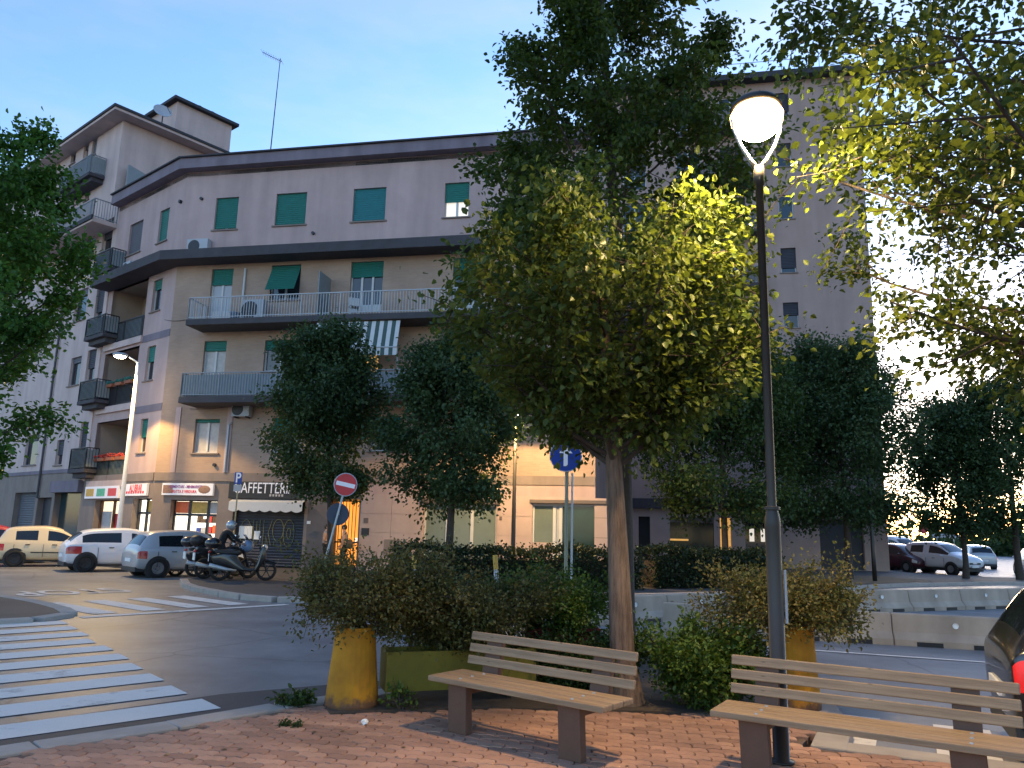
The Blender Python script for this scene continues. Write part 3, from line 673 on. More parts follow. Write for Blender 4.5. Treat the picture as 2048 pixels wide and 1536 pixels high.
# balconies of wall B
def balcony(M, u0, u1, z, proj, h=1.0, sheet_=None, mt='railing_grey', slab='slab_dark', t=.26, left=True):
    b = MB(M).box(u0, u1, -proj, -.01, z - t, z).build('balcony_slab', slab, apt, bevel=.02)
    MB(M).add([(u0 + .1, -.02, z - t - .22), (u1 - .1, -.02, z - t - .22), (u1 - .1, -proj + .15, z - t - .002), (u0 + .1, -proj + .15, z - t - .002)], [(0, 1, 2, 3)])
    p = [(u0 + .05, -.02), (u0 + .05, -proj + .05), (u1 - .05, -proj + .05), (u1 - .05, -.02)]
    railing(b, M, p, z, z + h, mt=mt, sheet=sheet_); return b
u3 = FB.hit(372, 635, -1.25)[0]; u2 = FB.hit(357, 792, -1.25)[0]
Zt3 = FB.hit(600, 587, -1.25)[1]; Zt2 = FB.hit(470, 744, -1.25)[1]
b3 = balcony(MBt, u3, LB - 3.0, Z3, 1.25, Zt3 - Z3, None, 'white_metal'); b2 = balcony(MBt, u2, LB - 3.0, Z2, 1.25, Zt2 - Z2, 'railing_sheet')
# frosted privacy screen, white pipe, striped awning
u = FB.hit(648, 590, -.6)[0]; MB(MBt).box(u - .02, u + .02, -1.15, -.05, Z3 + .02, Z3 + 1.9).build('privacy_screen', 'railing_sheet', apt)
u = FB.hit(490, 565)[0]; MB(MBt).tube([(u, -.06, Z3 + .05), (u, -.06, FB.hit(490, 538)[1])], .05, 8).build('flue_pipe', 'white_paint', apt)
mat('awning_green', (.05, .085, .075), .8, .1, 4)
def awning(u0, u1, ztop, y0, zlow, y1, n, drop):
    root_ = MB(MBt).tube([(u0, y1, zlow), (u1, y1, zlow)], .03, 6).build('awning_bar', 'white_metal', apt)
    for k in range(n):
        a, b = u0 + (u1 - u0) * k / n, u0 + (u1 - u0) * (k + 1) / n
        s = MB(MBt); s.add([(a, y0, ztop), (b, y0, ztop), (b, y1, zlow), (a, y1, zlow), (b, y1 - .01, zlow - drop), (a, y1 - .01, zlow - drop)], [(0, 3, 2, 1), (3, 5, 4, 2)])
        s.build('awning_strip', 'awning_green' if k % 2 else 'white_paint', root_)
    for u_ in (u0, u1): MB(MBt).tube([(u_, y1, zlow), (u_, -1.2, zlow - .9)], .018, 6).build('awning_arm', 'white_metal', root_)
ua, ub = FB.hit(632, 660, -1.2)[0], FB.hit(799, 660, -1.2)[0]
awning(ua, ub, Z3 - .30, -1.15, FB.hit(770, 694, -1.4)[1], -1.4, 21, .32)
# loggias of wall A: recessed boxes with railings and flower boxes
for k, (a, b, c, d) in enumerate(logA):
    mb = MB(MA); mb.add([(a, 0, c), (b, 0, c), (b, 1.5, c), (a, 1.5, c), (a, 0, d), (b, 0, d), (b, 1.5, d), (a, 1.5, d)], [(0, 1, 2, 3), (7, 6, 5, 4), (3, 2, 6, 7), (0, 3, 7, 4), (1, 5, 6, 2)])
    lg = mb.build('loggia', 'brick_tan', apt)
    MB(MA).box(a + .9, a + 1.7, 1.42, 1.46, c + .02, c + 2.15).build('loggia_door', 'glass_dark', lg)
    railing(lg, MA, [(a, -.03), (b, -.03)], c + .02, c + 1.0, mt='iron_dark', sheet=('railing_sheet' if k == 0 else 'glass_green') if k != 1 else 'slab_dark')
    MB(MA).box(a - .12, b + .12, -.12, -.001, c - .28, c + .02).build('loggia_edge', 'plaster_left', lg)
for k, (a, b, c, d) in enumerate(logA[1:]):
    for j in range(4):
        u = a + .35 + j * (b - a - .7) / 3; fb = MB(MA); fb.box(u - .3, u + .3, -.22, -.06, c + .92, c + 1.06)
        f = fb.build('flower_box', 'terracotta', apt); q = MB(MA)
        for _ in range(26):
            q.ball((u + rnd.uniform(-.28, .28), rnd.uniform(-.24, -.04), c + 1.06 + rnd.uniform(0, .16)), rnd.uniform(.025, .05), 5, 4)
        q.build('flowers', 'flower_red' if k else 'shutter_green', f, kind='stuff')
# vents
for px_, py_ in ((363, 404),): 
    u, z = FA.hit(px_, py_); MB(MA).lathe([(.08, -.12), (.08, .02)], (u, 0, z), 10, 'y', True).build('vent_pipe', 'iron_dark', apt)
for px_, py_ in ((404, 398), (627, 467), (430, 930)):
    u, z = FB.hit(px_, py_); MB(MBt).lathe([(.07, -.1), (.07, .02)], (u, 0, z), 10, 'y', True).build('vent_pipe', 'iron_dark', apt)
u = FB.hit(455, 900)[0]
MB(MBt).tube([(u, -.07, ZG + .25), (u, -.07, FB.hit(455, 850)[1]), (u + .12, -.07, FB.hit(455, 846)[1])], .045, 8).build('downpipe', 'galvanised', apt)
# ground floor fillings
def shop_room(M, rect, name, depth=1.6, mt='lit_white', goods=True, seed=1):
    u0, u1, z0, z1 = rect; rr = random.Random(seed)
    mb = MB(M); mb.add([(u0, .4, z0), (u1, .4, z0), (u1, depth, z0), (u0, depth, z0), (u0, .4, z1), (u1, .4, z1), (u1, depth, z1), (u0, depth, z1)], [(0, 1, 2, 3), (7, 6, 5, 4), (3, 2, 6, 7), (0, 3, 7, 4), (1, 5, 6, 2)])
    o = mb.build(name, mt, apt)
    if goods:
        for j in range(4):
            zz = z0 + .35 + j * .45
            MB(M).box(u0 + .05, u1 - .05, depth - .4, depth - .05, zz - .03, zz).build('shelf', 'white_metal', o)
            u = u0 + .1
            while u < u1 - .3:
                w_ = rr.uniform(.12, .3); h_ = rr.uniform(.15, .34)
                MB(M).box(u, u + w_ * .9, depth - .38, depth - .1, zz + .001, zz + h_).build('shelf_goods', rr.choice(['sign_red', 'sign_ochre', 'sign_orange', 'white_paint', 'sign_green', 'sign_blue', 'bag_brown', 'sign_food']), o); u += w_ + .02
    return o
def glazing(M, rect, splits, y=.3, fmat='iron_dark', transom=None, pane=None):
    u0, u1, z0, z1 = rect; f = MB(M); t = .05
    us = [u0] + splits + [u1]
    for u in us: f.box(u - t, u + t, y - .05, y + .05, z0, z1)
    for z in ([z0, z1] + ([transom] if transom else [])):
        f.box(u0, u1, y - .045, y + .045, z - t, z + t)
    o = f.build('shopfront_frame', fmat, apt)
    if pane:
        for a, b in zip(us[:-1], us[1:]): MB(M).box(a + t, b - t, y - .008, y + .008, z0 + t, (transom or z1) - t).build('pane', pane, o)
    return o
s = shop_room(MBt, shopB, 'shop_interior', 2.2, 'lit_white', True, 3)
tz = shopB[2] + (shopB[3] - shopB[2]) * .77; w_ = shopB[1] - shopB[0]
gl = glazing(MBt, shopB, [shopB[0] + w_ * .34, shopB[0] + w_ * .74], transom=tz)
for k, mm in enumerate(('sign_orange', 'sign_ochre', 'curtain')):
    a = shopB[0] + w_ * (0, .34, .74)[k] + .06; b = shopB[0] + w_ * (.34, .74, 1)[k] - .06
    MB(MBt).box(a, b, .29, .31, tz + .06, shopB[3] - .06).build('transom_panel', mm, gl)
MB(MBt).box(shopB[0] + .1, shopB[0] + w_ * .3, .6, .9, PZ, PZ + .95).build('blue_crate', 'sign_blue', gl)
shop_room(MA, tuple(shopA2), 'shop_interior', 2.0, 'lit_white', False)
MB(MA).box(shopA2[1] - .3, shopA2[1] - .05, 1.0, 1.4, PZ, PZ + 2.4).build('goods_rack', 'sign_food', apt)
wA = shopA2[1] - shopA2[0]; gl = glazing(MA, tuple(shopA2), [shopA2[0] + wA * .45], transom=shopA2[3] - .6)
MB(MA).box(shopA2[0] + wA * .5, shopA2[1] - .06, .29, .31, shopA2[3] - .56, shopA2[3] - .08).build('transom_panel', 'sign_ochre', gl)
shop_room(MA, tuple(shopA1), 'shop_interior', 1.6, 'lit_cream', True, 5)
glazing(MA, tuple(shopA1), [shopA1[0] + (shopA1[1] - shopA1[0]) * .5], fmat='bench_leg')
MB(MA).box(shopA1[0] + .06, shopA1[0] + .95, .36, .38, shopA1[2], shopA1[3] - .5).build('window_poster', 'curtain', apt)
MB(MA).box(shopA1[0] + 1.05, shopA1[1] - .06, .36, .38, shopA1[2] + .7, shopA1[3] - .6).build('window_poster', 'sign_red', apt)
# cafe roller shutter with graffiti, notices and valance
cs = MB(MBt); ribs(cs, cafB[0] + .03, cafB[1] - .03, cafB[2], cafB[3], .3, .11, .03); cafe = cs.build('roller_shutter', 'shutter_dark', apt)
va = MB(MBt); n = 56; ztv = cafB[3] - .03; uu0, uu1 = cafB[0] - .02, cafB[1] + .05; zz = []
for k in range(n + 1):
    u = uu0 + (uu1 - uu0) * k / n; zz.append((u, ztv - .33 - .07 * abs(math.sin(math.pi * k / 8 * 1.0))))
vv = [(u, -.32, ztv) for u, _ in zz] + [(u, -.34, z) for u, z in zz]
va.add(vv, [(k, k + 1, n + 2 + k, n + 1 + k) for k in range(n)])
va.add([(uu0, .0, ztv + .12), (uu1, .0, ztv + .12), (uu1, -.32, ztv), (uu0, -.32, ztv)], [(0, 1, 2, 3)])
va.build('awning_valance', 'white_paint', apt)
for (x0, y0, x1, y1) in ((478, 1052, 504, 1077), (508, 1062, 520, 1079)):
    a, b, c, d = rB(x0, y0, x1, y1, off=.26); MB(MBt).box(a, b, .25, .262, c, d).build('notice', 'paper', cafe)
gu0, gu1, gz0, gz1 = rB(480, 1040, 588, 1092, off=.25); gg = MB(MBt); gw = (gu1 - gu0)
def stroke(pts, r_=.014): gg.tube([(gu0 + gw * x, .262, gz0 + (gz1 - gz0) * y) for x, y in pts], r_, 5, False)
def oval(cx_, cy_, rx_, ry_): stroke([(cx_ + rx_ * math.cos(t * .3), cy_ + ry_ * math.sin(t * .3)) for t in range(22)])
oval(.1, .5, .1, .5); oval(.1, .5, .04, .22); stroke([(.24, 1), (.24, .3), (.29, .05), (.36, .3), (.36, 1)]); stroke([(.3, .95), (.3, .35)])
stroke([(.43, 1), (.43, 0), (.48, 0), (.48, .4), (.53, 0), (.58, .02), (.52, .5), (.58, 1)]); oval(.7, .62, .1, .42); stroke([(.64, .2), (.64, 0), (.78, 0), (.74, .3)])
oval(.9, .5, .1, .52); oval(.9, .5, .035, .2)
gg.build('graffiti', 'graffiti', cafe)
# lit entrance: glowing hall, grille door
u0, u1, z0, z1 = doorB
mb = MB(MBt); mb.add([(u0, .9, z0), (u1, .9, z0), (u1, 2.6, z0), (u0, 2.6, z0), (u0, .9, z1), (u1, .9, z1), (u1, 2.6, z1), (u0, 2.6, z1)], [(0, 1, 2, 3), (7, 6, 5, 4), (3, 2, 6, 7), (0, 3, 7, 4), (1, 5, 6, 2)])
hall = mb.build('entrance_hall', 'lit_door', apt)
MB(MBt).box(u0 + (u1 - u0) * .55, u1 - .15, 2.5, 2.55, z0 + 1.3, z0 + 2.05).build('hall_window', 'lit_white', hall)
MB(MBt).box(u0 + .15, u0 + .75, 2.5, 2.55, z0 + 1.05, z0 + 1.2).build('hall_lamp', 'lit_white', hall)
gr = MB(MBt); n = 9
for k in range(n + 1):
    u = u0 + (u1 - u0) * k / n; gr.box(u - .012, u + .012, .72, .745, z0, z1)
for z in (z0 + .03, z0 + 1.05, z1 - .05): gr.box(u0, u1, .71, .755, z - .03, z + .03)
gr.build('entrance_grille', 'iron_dark', apt)
# cladding panels right of the entrance, stood a few mm proud
zc0, zc1 = PZ + .02, ZG - .58
def clad(ua, ub, zt=None):
    zt = zt or zc1; rows = 4
    for k in range(max(1, round((ub - ua) / 1.3))):
        nk = max(1, round((ub - ua) / 1.3)); a = ua + (ub - ua) * k / nk + .006; b = ua + (ub - ua) * (k + 1) / nk - .006
        for r_ in range(rows):
            MB(MBt).box(a, b, -.025, -.003, zc0 + (zt - zc0) * r_ / rows + .006, zc0 + (zt - zc0) * (r_ + 1) / rows - .006).build('stone_panel', 'stone_pink', apt)
clad(doorB[1] + .08, winB1[0] - .04); clad(winB1[1] + .04, winB2[0] - .04); clad(winB2[1] + .04, LB - .02)
for (x0, y0, x1, y1, mt_) in ((723, 1056, 738, 1070, 'iron_dark'), (728, 1036, 736, 1046, 'tile_brown'), (768, 1079, 800, 1112, 'stone_grey'), (999, 1033, 1004, 1040, 'tile_brown'), (614, 1042, 621, 1048, 'paper')):
    a, b, c, d = rB(x0, y0, x1, y1, off=-.03); MB(MBt).box(a, b, -.05, -.026, c, d).build('wall_plate', mt_, apt)
# big ground-floor windows with greenish blinds
def display(rect, splits, panes):
    u0, u1, z0, z1 = rect; f = MB(MBt); t = .06; us = [u0] + [u0 + (u1 - u0) * s_ for s_ in splits] + [u1]
    for i, u in enumerate(us): f.box(u - t, u + t, .12, .26, z0, z1)
    f.box(u0 + t, u1 - t, .13, .25, z1 - .09, z1); f.box(u0 + t, u1 - t, .13, .25, z0, z0 + .06)
    o = f.build('display_window', 'white_paint', apt)
    for (a, b, p_) in zip(us[:-1], us[1:], panes): MB(MBt).box(a + t, b - t, .18, .2, z0 + .06, z1 - .09).build('pane', p_, o)
display(winB1, [.32, .66], ['glass_green', 'glass_green', 'glass_green']); display(winB2, [.28, .36], ['glass_green', 'white_metal', 'glass_teal'])
MB(MBt).box(winB1[0] - .1, winB1[1] + .1, -.12, -.03, winB1[3] + .02, winB1[3] + .14).build('window_hood', 'tile_brown', apt)
MB(MBt).box(winB2[0] - .1, winB2[1] + .1, -.12, -.03, winB2[3] + .02, winB2[3] + .14).build('window_hood', 'tile_brown', apt)
MB(MBt).box(winB2[0], winB2[0] + (winB2[1] - winB2[0]) * .26, .1, .17, winB2[2], winB2[2] + .9).build('window_panel', 'stone_pink', apt)
for k in range(3):
    a = winB2[0] + (winB2[1] - winB2[0]) * (.45 + .14 * k); MB(MBt).box(a, a + .35, .9, .95, 1.4 + .25 * (k % 2), 1.48 + .25 * (k % 2)).build('strip_light', 'lit_white', apt)

u, z = FB.hit(968, 297, 1.5); MB(MBt).box(u - .25, u + .25, 1.3, 1.8, ZR, ZR + 1.35).build('chimney', 'roof_dark', apt)
# service cables clipped along the walls
for (xa, ya, xb, yb) in ((330, 640, 372, 640), (380, 818, 470, 812), (612, 952, 1000, 968)):
    a = FB.hit(xa, ya); b = FB.hit(xb, yb); MB(MBt).tube([(a[0] + (b[0] - a[0]) * t / 8, -.03 - (.06 if False else 0), a[1] + (b[1] - a[1]) * t / 8 - .05 * math.sin(math.pi * t / 8)) for t in range(9)], .012, 5).build('cable', 'iron_dark', apt)
# shop signs (things of their own)
def sign_on(fr, rect, label, mt='sign_white', y=-.02, t=.12):
    u0, u1, z0, z1 = rect; c = fr.M @ Vector(((u0 + u1) / 2, y, z0)); r_ = thing('shop_sign', label, 'sign', c, math.atan2(fr.e.y, fr.e.x))
    MB().box(-(u1 - u0) / 2, (u1 - u0) / 2, -t, 0, 0, z1 - z0).build('sign_panel', mt, r_, bevel=.01); return r_, u1 - u0, z1 - z0
sg, w_, h_ = sign_on(FB, rB(328, 967, 430, 991), 'white sign with food pictures over the brightly lit grocery shop')
text('ALIMENTARI - MINIMARKET', wall_text_M(-.08, -.125, h_ * .7), .17, 'sign_letter_violet', sg, sx=.72, bold=True)
text('FRUTTA E VERDURA', wall_text_M(-.15, -.125, h_ * .3), .17, 'sign_letter_red', sg, sx=.75, bold=True)
MB().box(-w_ / 2 + .05, -w_ / 2 + .5, -.128, -.121, .08, h_ - .08).build('picture', 'sign_food', sg)
MB().ball((w_ / 2 - .4, -.11, h_ * .5), (.3, .03, h_ * .36), 14, 8).build('picture', 'sign_food', sg)
sg, w_, h_ = sign_on(FA, rA(252, 968, 299, 992), 'white sign with red ALI IBRAR lettering above the bright doorway')
text('ALI IBRAR', wall_text_M(.12, -.125, h_ * .62), .42, 'sign_letter_red', sg, sx=.6, bold=True)
for k in range(9): MB().box(-w_ / 2 + .12 + k * (w_ - .24) / 9, -w_ / 2 + .12 + (k + .7) * (w_ - .24) / 9, -.127, -.121, .1, .2).build('small_print', 'sign_letter_red', sg)
sg, w_, h_ = sign_on(FA, rA(176, 973, 243, 997), 'white sign with ochre green and red picture squares behind the pale lamp post')
for k, mm in enumerate(('sign_ochre', 'sign_green', 'sign_red')):
    a = -w_ / 2 + w_ * (.04 + .33 * k); MB().box(a, a + w_ * .24, -.128, -.121, .1, h_ - .1).build('picture', mm, sg)
sg, w_, h_ = sign_on(FB, rB(461, 964, 604, 998), 'long black CAFFETTERIA sign with white letters above the closed shutter', 'black')
text('CAFFETTERIA', wall_text_M(0, -.125, h_ * .6), .62, 'sign_white', sg, sx=.72)
for k in range(5): MB().box(.25 + k * .13, .33 + k * .13, -.127, -.121, .1, .19).build('small_print', 'curtain', sg)

# ------------------------------------------------------------------ left building along the side street, with its taller top and rooftop box
eA = FA.e; PL0 = P1 - Vector((eA.x, eA.y)) * 22; FL = Frame(PL0, P1); baseL = Vector((P1.x, P1.y, PZ)); TL = Matrix.Translation(-baseL); ML = TL @ FL.M
left = thing('apartment_building', 'taller beige corner block with overhanging roof and rooftop dish behind left tree', 'building', baseL)
LL = FL.L; UT = LL - .9; ZT = 22.5
def rL(*a, off=0.0): return FL.rect(*a, off)
lw = [rL(143, 293, 152, 326), rL(168, 280, 177, 316), rL(185, 266, 194, 309), rL(128, 388, 137, 422), rL(153, 373, 162, 406), rL(172, 362, 180, 399),
      rL(168, 458, 190, 520), rL(206, 440, 225, 500), rL(150, 580, 173, 640), rL(190, 568, 206, 660), rL(119, 594, 129, 615), rL(173, 700, 190, 760), rL(140, 715, 160, 770), rL(158, 845, 176, 930), rL(50, 870, 75, 930), rL(112, 880, 126, 930)]
lw = [(a, b, c, max(d, c + .9)) for a, b, c, d in lw]
sh = [rL(24, 985, 66, 1085), rL(70, 995, 98, 1085), rL(104, 985, 157, 1085)]; sh = [(a, b, PZ, d) for a, b, c, d in sh]
ZLg = FL.hit(90, 945)[1]
def lpart(u0, u1, z0, z1, holes, mt, name='wall', depth=.22):
    mb = MB(ML); wall(mb, u0, u1, z0, z1, holes, depth); o = mb.build(name, mt, left); uv_box(o, FL.e); return o
lpart(0, LL, ZLg, 17.9, lw, 'plaster_left'); lpart(0, UT, 17.9, ZT, lw, 'plaster_left', 'tower_wall'); lpart(0, LL, PZ, ZLg, sh, 'stone_grey', 'ground_floor_wall', .35)
MB(ML).box(0, LL, -.05, 0, ZLg - .08, ZLg + .1).build('string_course', 'grey_band', left)
DT = 6.6
mb = MB(ML); mb.add([(UT, 0, 17.0), (UT, DT, 17.0), (UT, DT, ZT), (UT, 0, ZT)], [(0, 1, 2, 3)]); mb.add([(0, DT + 4, 0), (UT, DT, 0), (UT, DT, ZT), (0, DT + 4, ZT)], [(0, 1, 2, 3)]); mb.build('tower_side_wall', 'plaster_left', left)
MB(ML).box(UT, LL, .3, 9, 17.0, 17.88).build('low_roof', 'roof_dark', left)
MB(ML).box(-1, UT + .8, -.8, DT + .8, ZT + .02, ZT + .16).build('eaves_soffit', 'plaster_left', left)
mb = MB(ML); mb.box(-1.05, UT + .87, -.87, DT + .87, ZT + .162, ZT + .30); mb.add([(-1, -.85, ZT + .3), (UT + .85, -.85, ZT + .3), (UT + .85, DT + .85, ZT + .3), (-1, DT + .85, ZT + .3), (-1, DT / 2, ZT + .9), (UT - 3, DT / 2, ZT + .9)], [(0, 1, 5, 4), (1, 2, 5), (2, 3, 4, 5), (3, 0, 4)]); mb.build('roof', 'roof_dark', left)
bx = MB(ML).box(UT - 3.6, UT - .6, 3.0, 6.4, ZT + .2, ZT + 2.75).build('rooftop_box', 'plaster_left', left)
MB(ML).box(UT - 3.9, UT - .3, 2.7, 6.7, ZT + 2.752, ZT + 2.92).build('rooftop_cap', 'roof_dark', bx)
for k in range(2): MB(ML).lathe([(.22, 0), (.28, .15), (.24, .4), (.1, .5)], (UT - 1.2, 4.6 + k * .8, ZT + 2.92), 10).build('chimney_cowl', 'roof_dark', bx)
# roof terrace fin and parapet rail
mb = MB(ML); y0 = .35
mb.add([(LL - .55, y0, 17.9), (LL - .55, y0 + 4.5, 17.9), (LL - .55, y0 + 4.5, 19.0), (LL - .55, y0, 20.0), (LL - .4, y0, 17.9), (LL - .4, y0 + 4.5, 17.9), (LL - .4, y0 + 4.5, 19.0), (LL - .4, y0, 20.0)], [(0, 1, 2, 3), (7, 6, 5, 4), (3, 2, 6, 7), (0, 3, 7, 4), (1, 5, 6, 2)])
mb.build('terrace_screen', 'railing_sheet', left)
def lbalc(x0, y0, x1, y1, ytop, proj, mt='iron_dark', sheet_=None, slab='slab_dark'):
    a, za = FL.hit(x0, y1, -proj); b, zb = FL.hit(x1, y1, -proj); z = (za + zb) / 2; zt = FL.hit((x0 + x1) / 2, ytop, -proj)[1]
    sl = MB(ML).box(a, b, -proj, -.005, z - .18, z).build('balcony_slab', slab, left, bevel=.02)
    MB(ML).box(a + .15, b - .15, -proj + .2, -.006, z - .4, z - .181).build('balcony_bracket', slab, sl)
    railing(sl, ML, [(a + .04, -.02), (a + .04, -proj + .04), (b - .04, -proj + .04), (b - .04, -.02)], z, max(zt, z + .85), mt=mt, sheet=sheet_)
lbalc(118, 0, 176, 362, 330, .8, 'railing_grey', 'railing_sheet'); lbalc(184, 0, 219, 540, 505, .7, 'iron_dark', 'railing_sheet'); lbalc(168, 0, 205, 670, 635, .7, 'iron_dark', 'railing_sheet')
lbalc(135, 0, 168, 938, 897, .6, 'iron_dark', 'railing_sheet'); lbalc(154, 0, 188, 800, 762, .7, 'iron_dark', 'railing_sheet')
z = FL.hit(200, 425, -1.2)[1]
sl = MB(ML).box(LL - 9, LL - .1, -1.2, -.005, z - .22, z).build('terrace_slab', 'plaster_left', left); railing(sl, ML, [(LL - 9, -1.15), (LL - .15, -1.15), (LL - .15, -.02)], z, z + 1.0, mt='railing_grey')
MB(ML).box(LL - 9.05, LL - .05, -1.27, -1.201, z - .12, z + .1).build('gutter', 'roof_dark', left)
for k, r_ in enumerate(lw): window(left, ML, r_, (.0, .5, .95, .4)[k % 4] if k < 6 else (.6 if k % 2 else .2), ('shutter_grey', 'shutter_dark')[k % 2], mull=0, fmat='plaster_left' if k % 2 else 'shutter_grey')
a, b, c, d = lw[6]; s = MB(ML); s.add([(a - .1, -.02, d - .5), (b + .1, -.02, d - .5), (b + .15, -.9, c + .55), (a - .15, -.9, c + .55)], [(0, 1, 2, 3)]); s.build('awning_cloth', 'white_paint', left)
for k, r_ in enumerate(sh):
    s = MB(ML)
    if k == 0: ribs(s, r_[0], r_[1], r_[2], r_[3], .28, .12); s.build('roller_shutter', 'shutter_grey', left)
    else: s.box(r_[0], r_[1], .3, .34, r_[2], r_[3]); s.build('shop_door', ('shutter_dark', 'glass_teal')[k - 1], left)
a, b, c, d = sh[2]; MB(ML).box(a - .1, b + .1, -.25, -.01, d, d + .55).build('shutter_box', 'grey_band', left)
pts = [FL.hit(140, 510, -.1), FL.hit(92, 1000, -.1)]
MB(ML).tube([(pts[0][0], -.1, 17.6), (pts[0][0], -.1, pts[1][1] + .1)], .06, 8).build('downpipe', 'pipe_dark', left)
MB(ML).box(LL - .34, LL - .02, -.06, .0, ZG, ZL - .3).build('pilaster', 'plaster_left', left)
mb = MB(ML); mb.add([(0, 0, 0), (0, 10, 0), (0, 10, ZT), (0, 0, ZT)], [(0, 1, 2, 3)]); mb.build('gable_wall', 'plaster_left', left)

# ------------------------------------------------------------------ tall block on the right, set back behind trees
T1 = Vector((20.2, 41.9)); T0 = T1 - Vector((eB.x, eB.y)) * 15.2; FT = Frame(T0, T1); baseT = Vector((T0.x, T0.y, PZ)); TT = Matrix.Translation(-baseT); MT = TT @ FT.M
tall = thing('apartment_building', 'tall brown apartment block rising behind the lit street lamp', 'building', baseT)
ZTT = FT.hit(1500, 168)[1]; ZTg = 3.35; LT = FT.L
ux = [FT.hit(1577, 520)[0], FT.hit(1470, 520)[0], FT.hit(1380, 520)[0]]
zw = [FT.hit(1577, 545)[1], FT.hit(1565, 335)[1]]; st = 3.3; tw = []
for k in range(-2, 5):
    z0 = zw[0] + k * st
    for j, u in enumerate(ux + [2.0]): tw.append((u - (.42 if j == 0 else .7), u + (.42 if j == 0 else .7), z0 - (0 if j == 0 else .9), z0 + 1.5))
tw = [r_ for r_ in tw if r_[3] < ZTT - .6 and r_[2] > ZTg + .3]
tg = [(FT.hit(1277, 1060)[0], FT.hit(1300, 1060)[0]), (FT.hit(1340, 1060)[0], FT.hit(1428, 1060)[0]), (FT.hit(1440, 1060)[0], FT.hit(1462, 1060)[0]), (FT.hit(1490, 1060)[0], FT.hit(1555, 1060)[0]), (FT.hit(1640, 1080)[0], FT.hit(1728, 1080)[0])]
tg = [(a, b, PZ + .02, 2.75) for a, b in tg]
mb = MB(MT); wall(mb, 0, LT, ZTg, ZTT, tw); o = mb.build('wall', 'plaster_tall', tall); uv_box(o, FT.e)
mb = MB(MT); wall(mb, 0, LT, PZ, ZTg, tg, .4); mb.build('ground_floor_wall', 'stone_pink', tall)
MB(MT).box(-.05, LT + .12, -.35, -.002, ZTg - .15, ZTg + .4).build('canopy_ledge', 'slab_dark', tall)
mb = MB(MT)
for a, b in (((LT, 0), (LT, 14)), ((LT, 14), (0, 14)), ((0, 14), (0, 0))): mb.add([(*a, PZ), (*b, PZ), (*b, ZTT), (*a, ZTT)], [(0, 1, 2, 3)])
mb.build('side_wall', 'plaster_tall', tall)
MB(MT).box(-.6, LT + .6, -.7, 14.6, ZTT, ZTT + .35).build('roof_slab', 'roof_dark', tall)
rl = MB(MT); zz = ZTT + .35
for k in range(8): rl.tube([(k * LT / 7, -.3, zz), (k * LT / 7, -.3, zz + .9)], .02, 5)
rl.tube([(0, -.3, zz + .9), (LT, -.3, zz + .9)], .02, 5); rl.build('roof_rail', 'railing_grey', tall)
for k, r_ in enumerate(tw): window(tall, MT, r_, (.0, .5, .8)[k % 3], 'shutter_dark', mull=0 if r_[1] - r_[0] < 1 else 1, sill=(k % 4 == 0))
for k in range(-1, 4):
    z0 = zw[0] + k * st - .9
    if z0 + 1 > ZTT - 1: continue
    u = ux[1]; sl = MB(MT).box(u - 2.2, u + 1.4, -1.1, -.005, z0 - .2, z0).build('balcony_slab', 'slab_dark', tall)
    railing(sl, MT, [(u - 2.15, -.02), (u - 2.15, -1.05), (u + 1.35, -1.05), (u + 1.35, -.02)], z0, z0 + 1.0, sp=.16, sheet='tile_brown')
for k, (a, b, c, d) in enumerate(tg):
    pm = ('black', 'glass_teal', 'lit_warm', 'glass_dark', 'shutter_dark')[k]
    f = MB(MT).box(a, b, .3, .34, c, d).build('shop_door' if k in (0, 4) else 'shopfront_pane', pm, tall)
    if k == 1:
        MB(MT).box(a, a + (b - a) * .42, .18, .24, 1.45, 1.55).build('strip_light', 'lit_warm', f); MB(MT).box(a, b, .05, .2, 2.45, 2.8).build('roller_box', 'tile_brown', f)
    if k == 3:
        for j in range(3): MB(MT).box(a + .25 + j * .6, a + .5 + j * .6, .2, .24, 1.5, 2.2).build('lit_panel', 'lit_room', f)
# ------------------------------------------------------------------ vehicles
def split_tags(me, tags, root, mats, names):
    """one evaluated body mesh -> body, panes ... as separate parts by material index"""
    co = np.empty(len(me.vertices) * 3); me.vertices.foreach_get('co', co); co = co.reshape(-1, 3); outs = {}
    for tg_ in tags:
        idx = {}; fs = []
        for p in me.polygons:
            if p.material_index != tg_: continue
            fs.append([idx.setdefault(v, len(idx)) for v in p.vertices])
        if not fs: continue
        # separate side / front / rear panes: split into islands
        par = list(range(len(idx)))
        def find(a):
            while par[a] != a: par[a] = par[par[a]]; a = par[a]
            return a
        for f in fs:
            for v in f[1:]: par[find(v)] = find(f[0])
        isl_ = {}
        for f in fs: isl_.setdefault(find(f[0]), []).append(f)
        inv = {v: k for k, v in idx.items()}
        for fl in isl_.values():
            loc = {}; ff = [[loc.setdefault(v, len(loc)) for v in f] for f in fl]
            vs_ = [tuple(co[inv[v]]) for v in loc]
            q = MB(); q.add(vs_, ff); outs.setdefault(tg_, []).append(q.build(names[tg_], mats[tg_], root, smooth=True))
    return outs
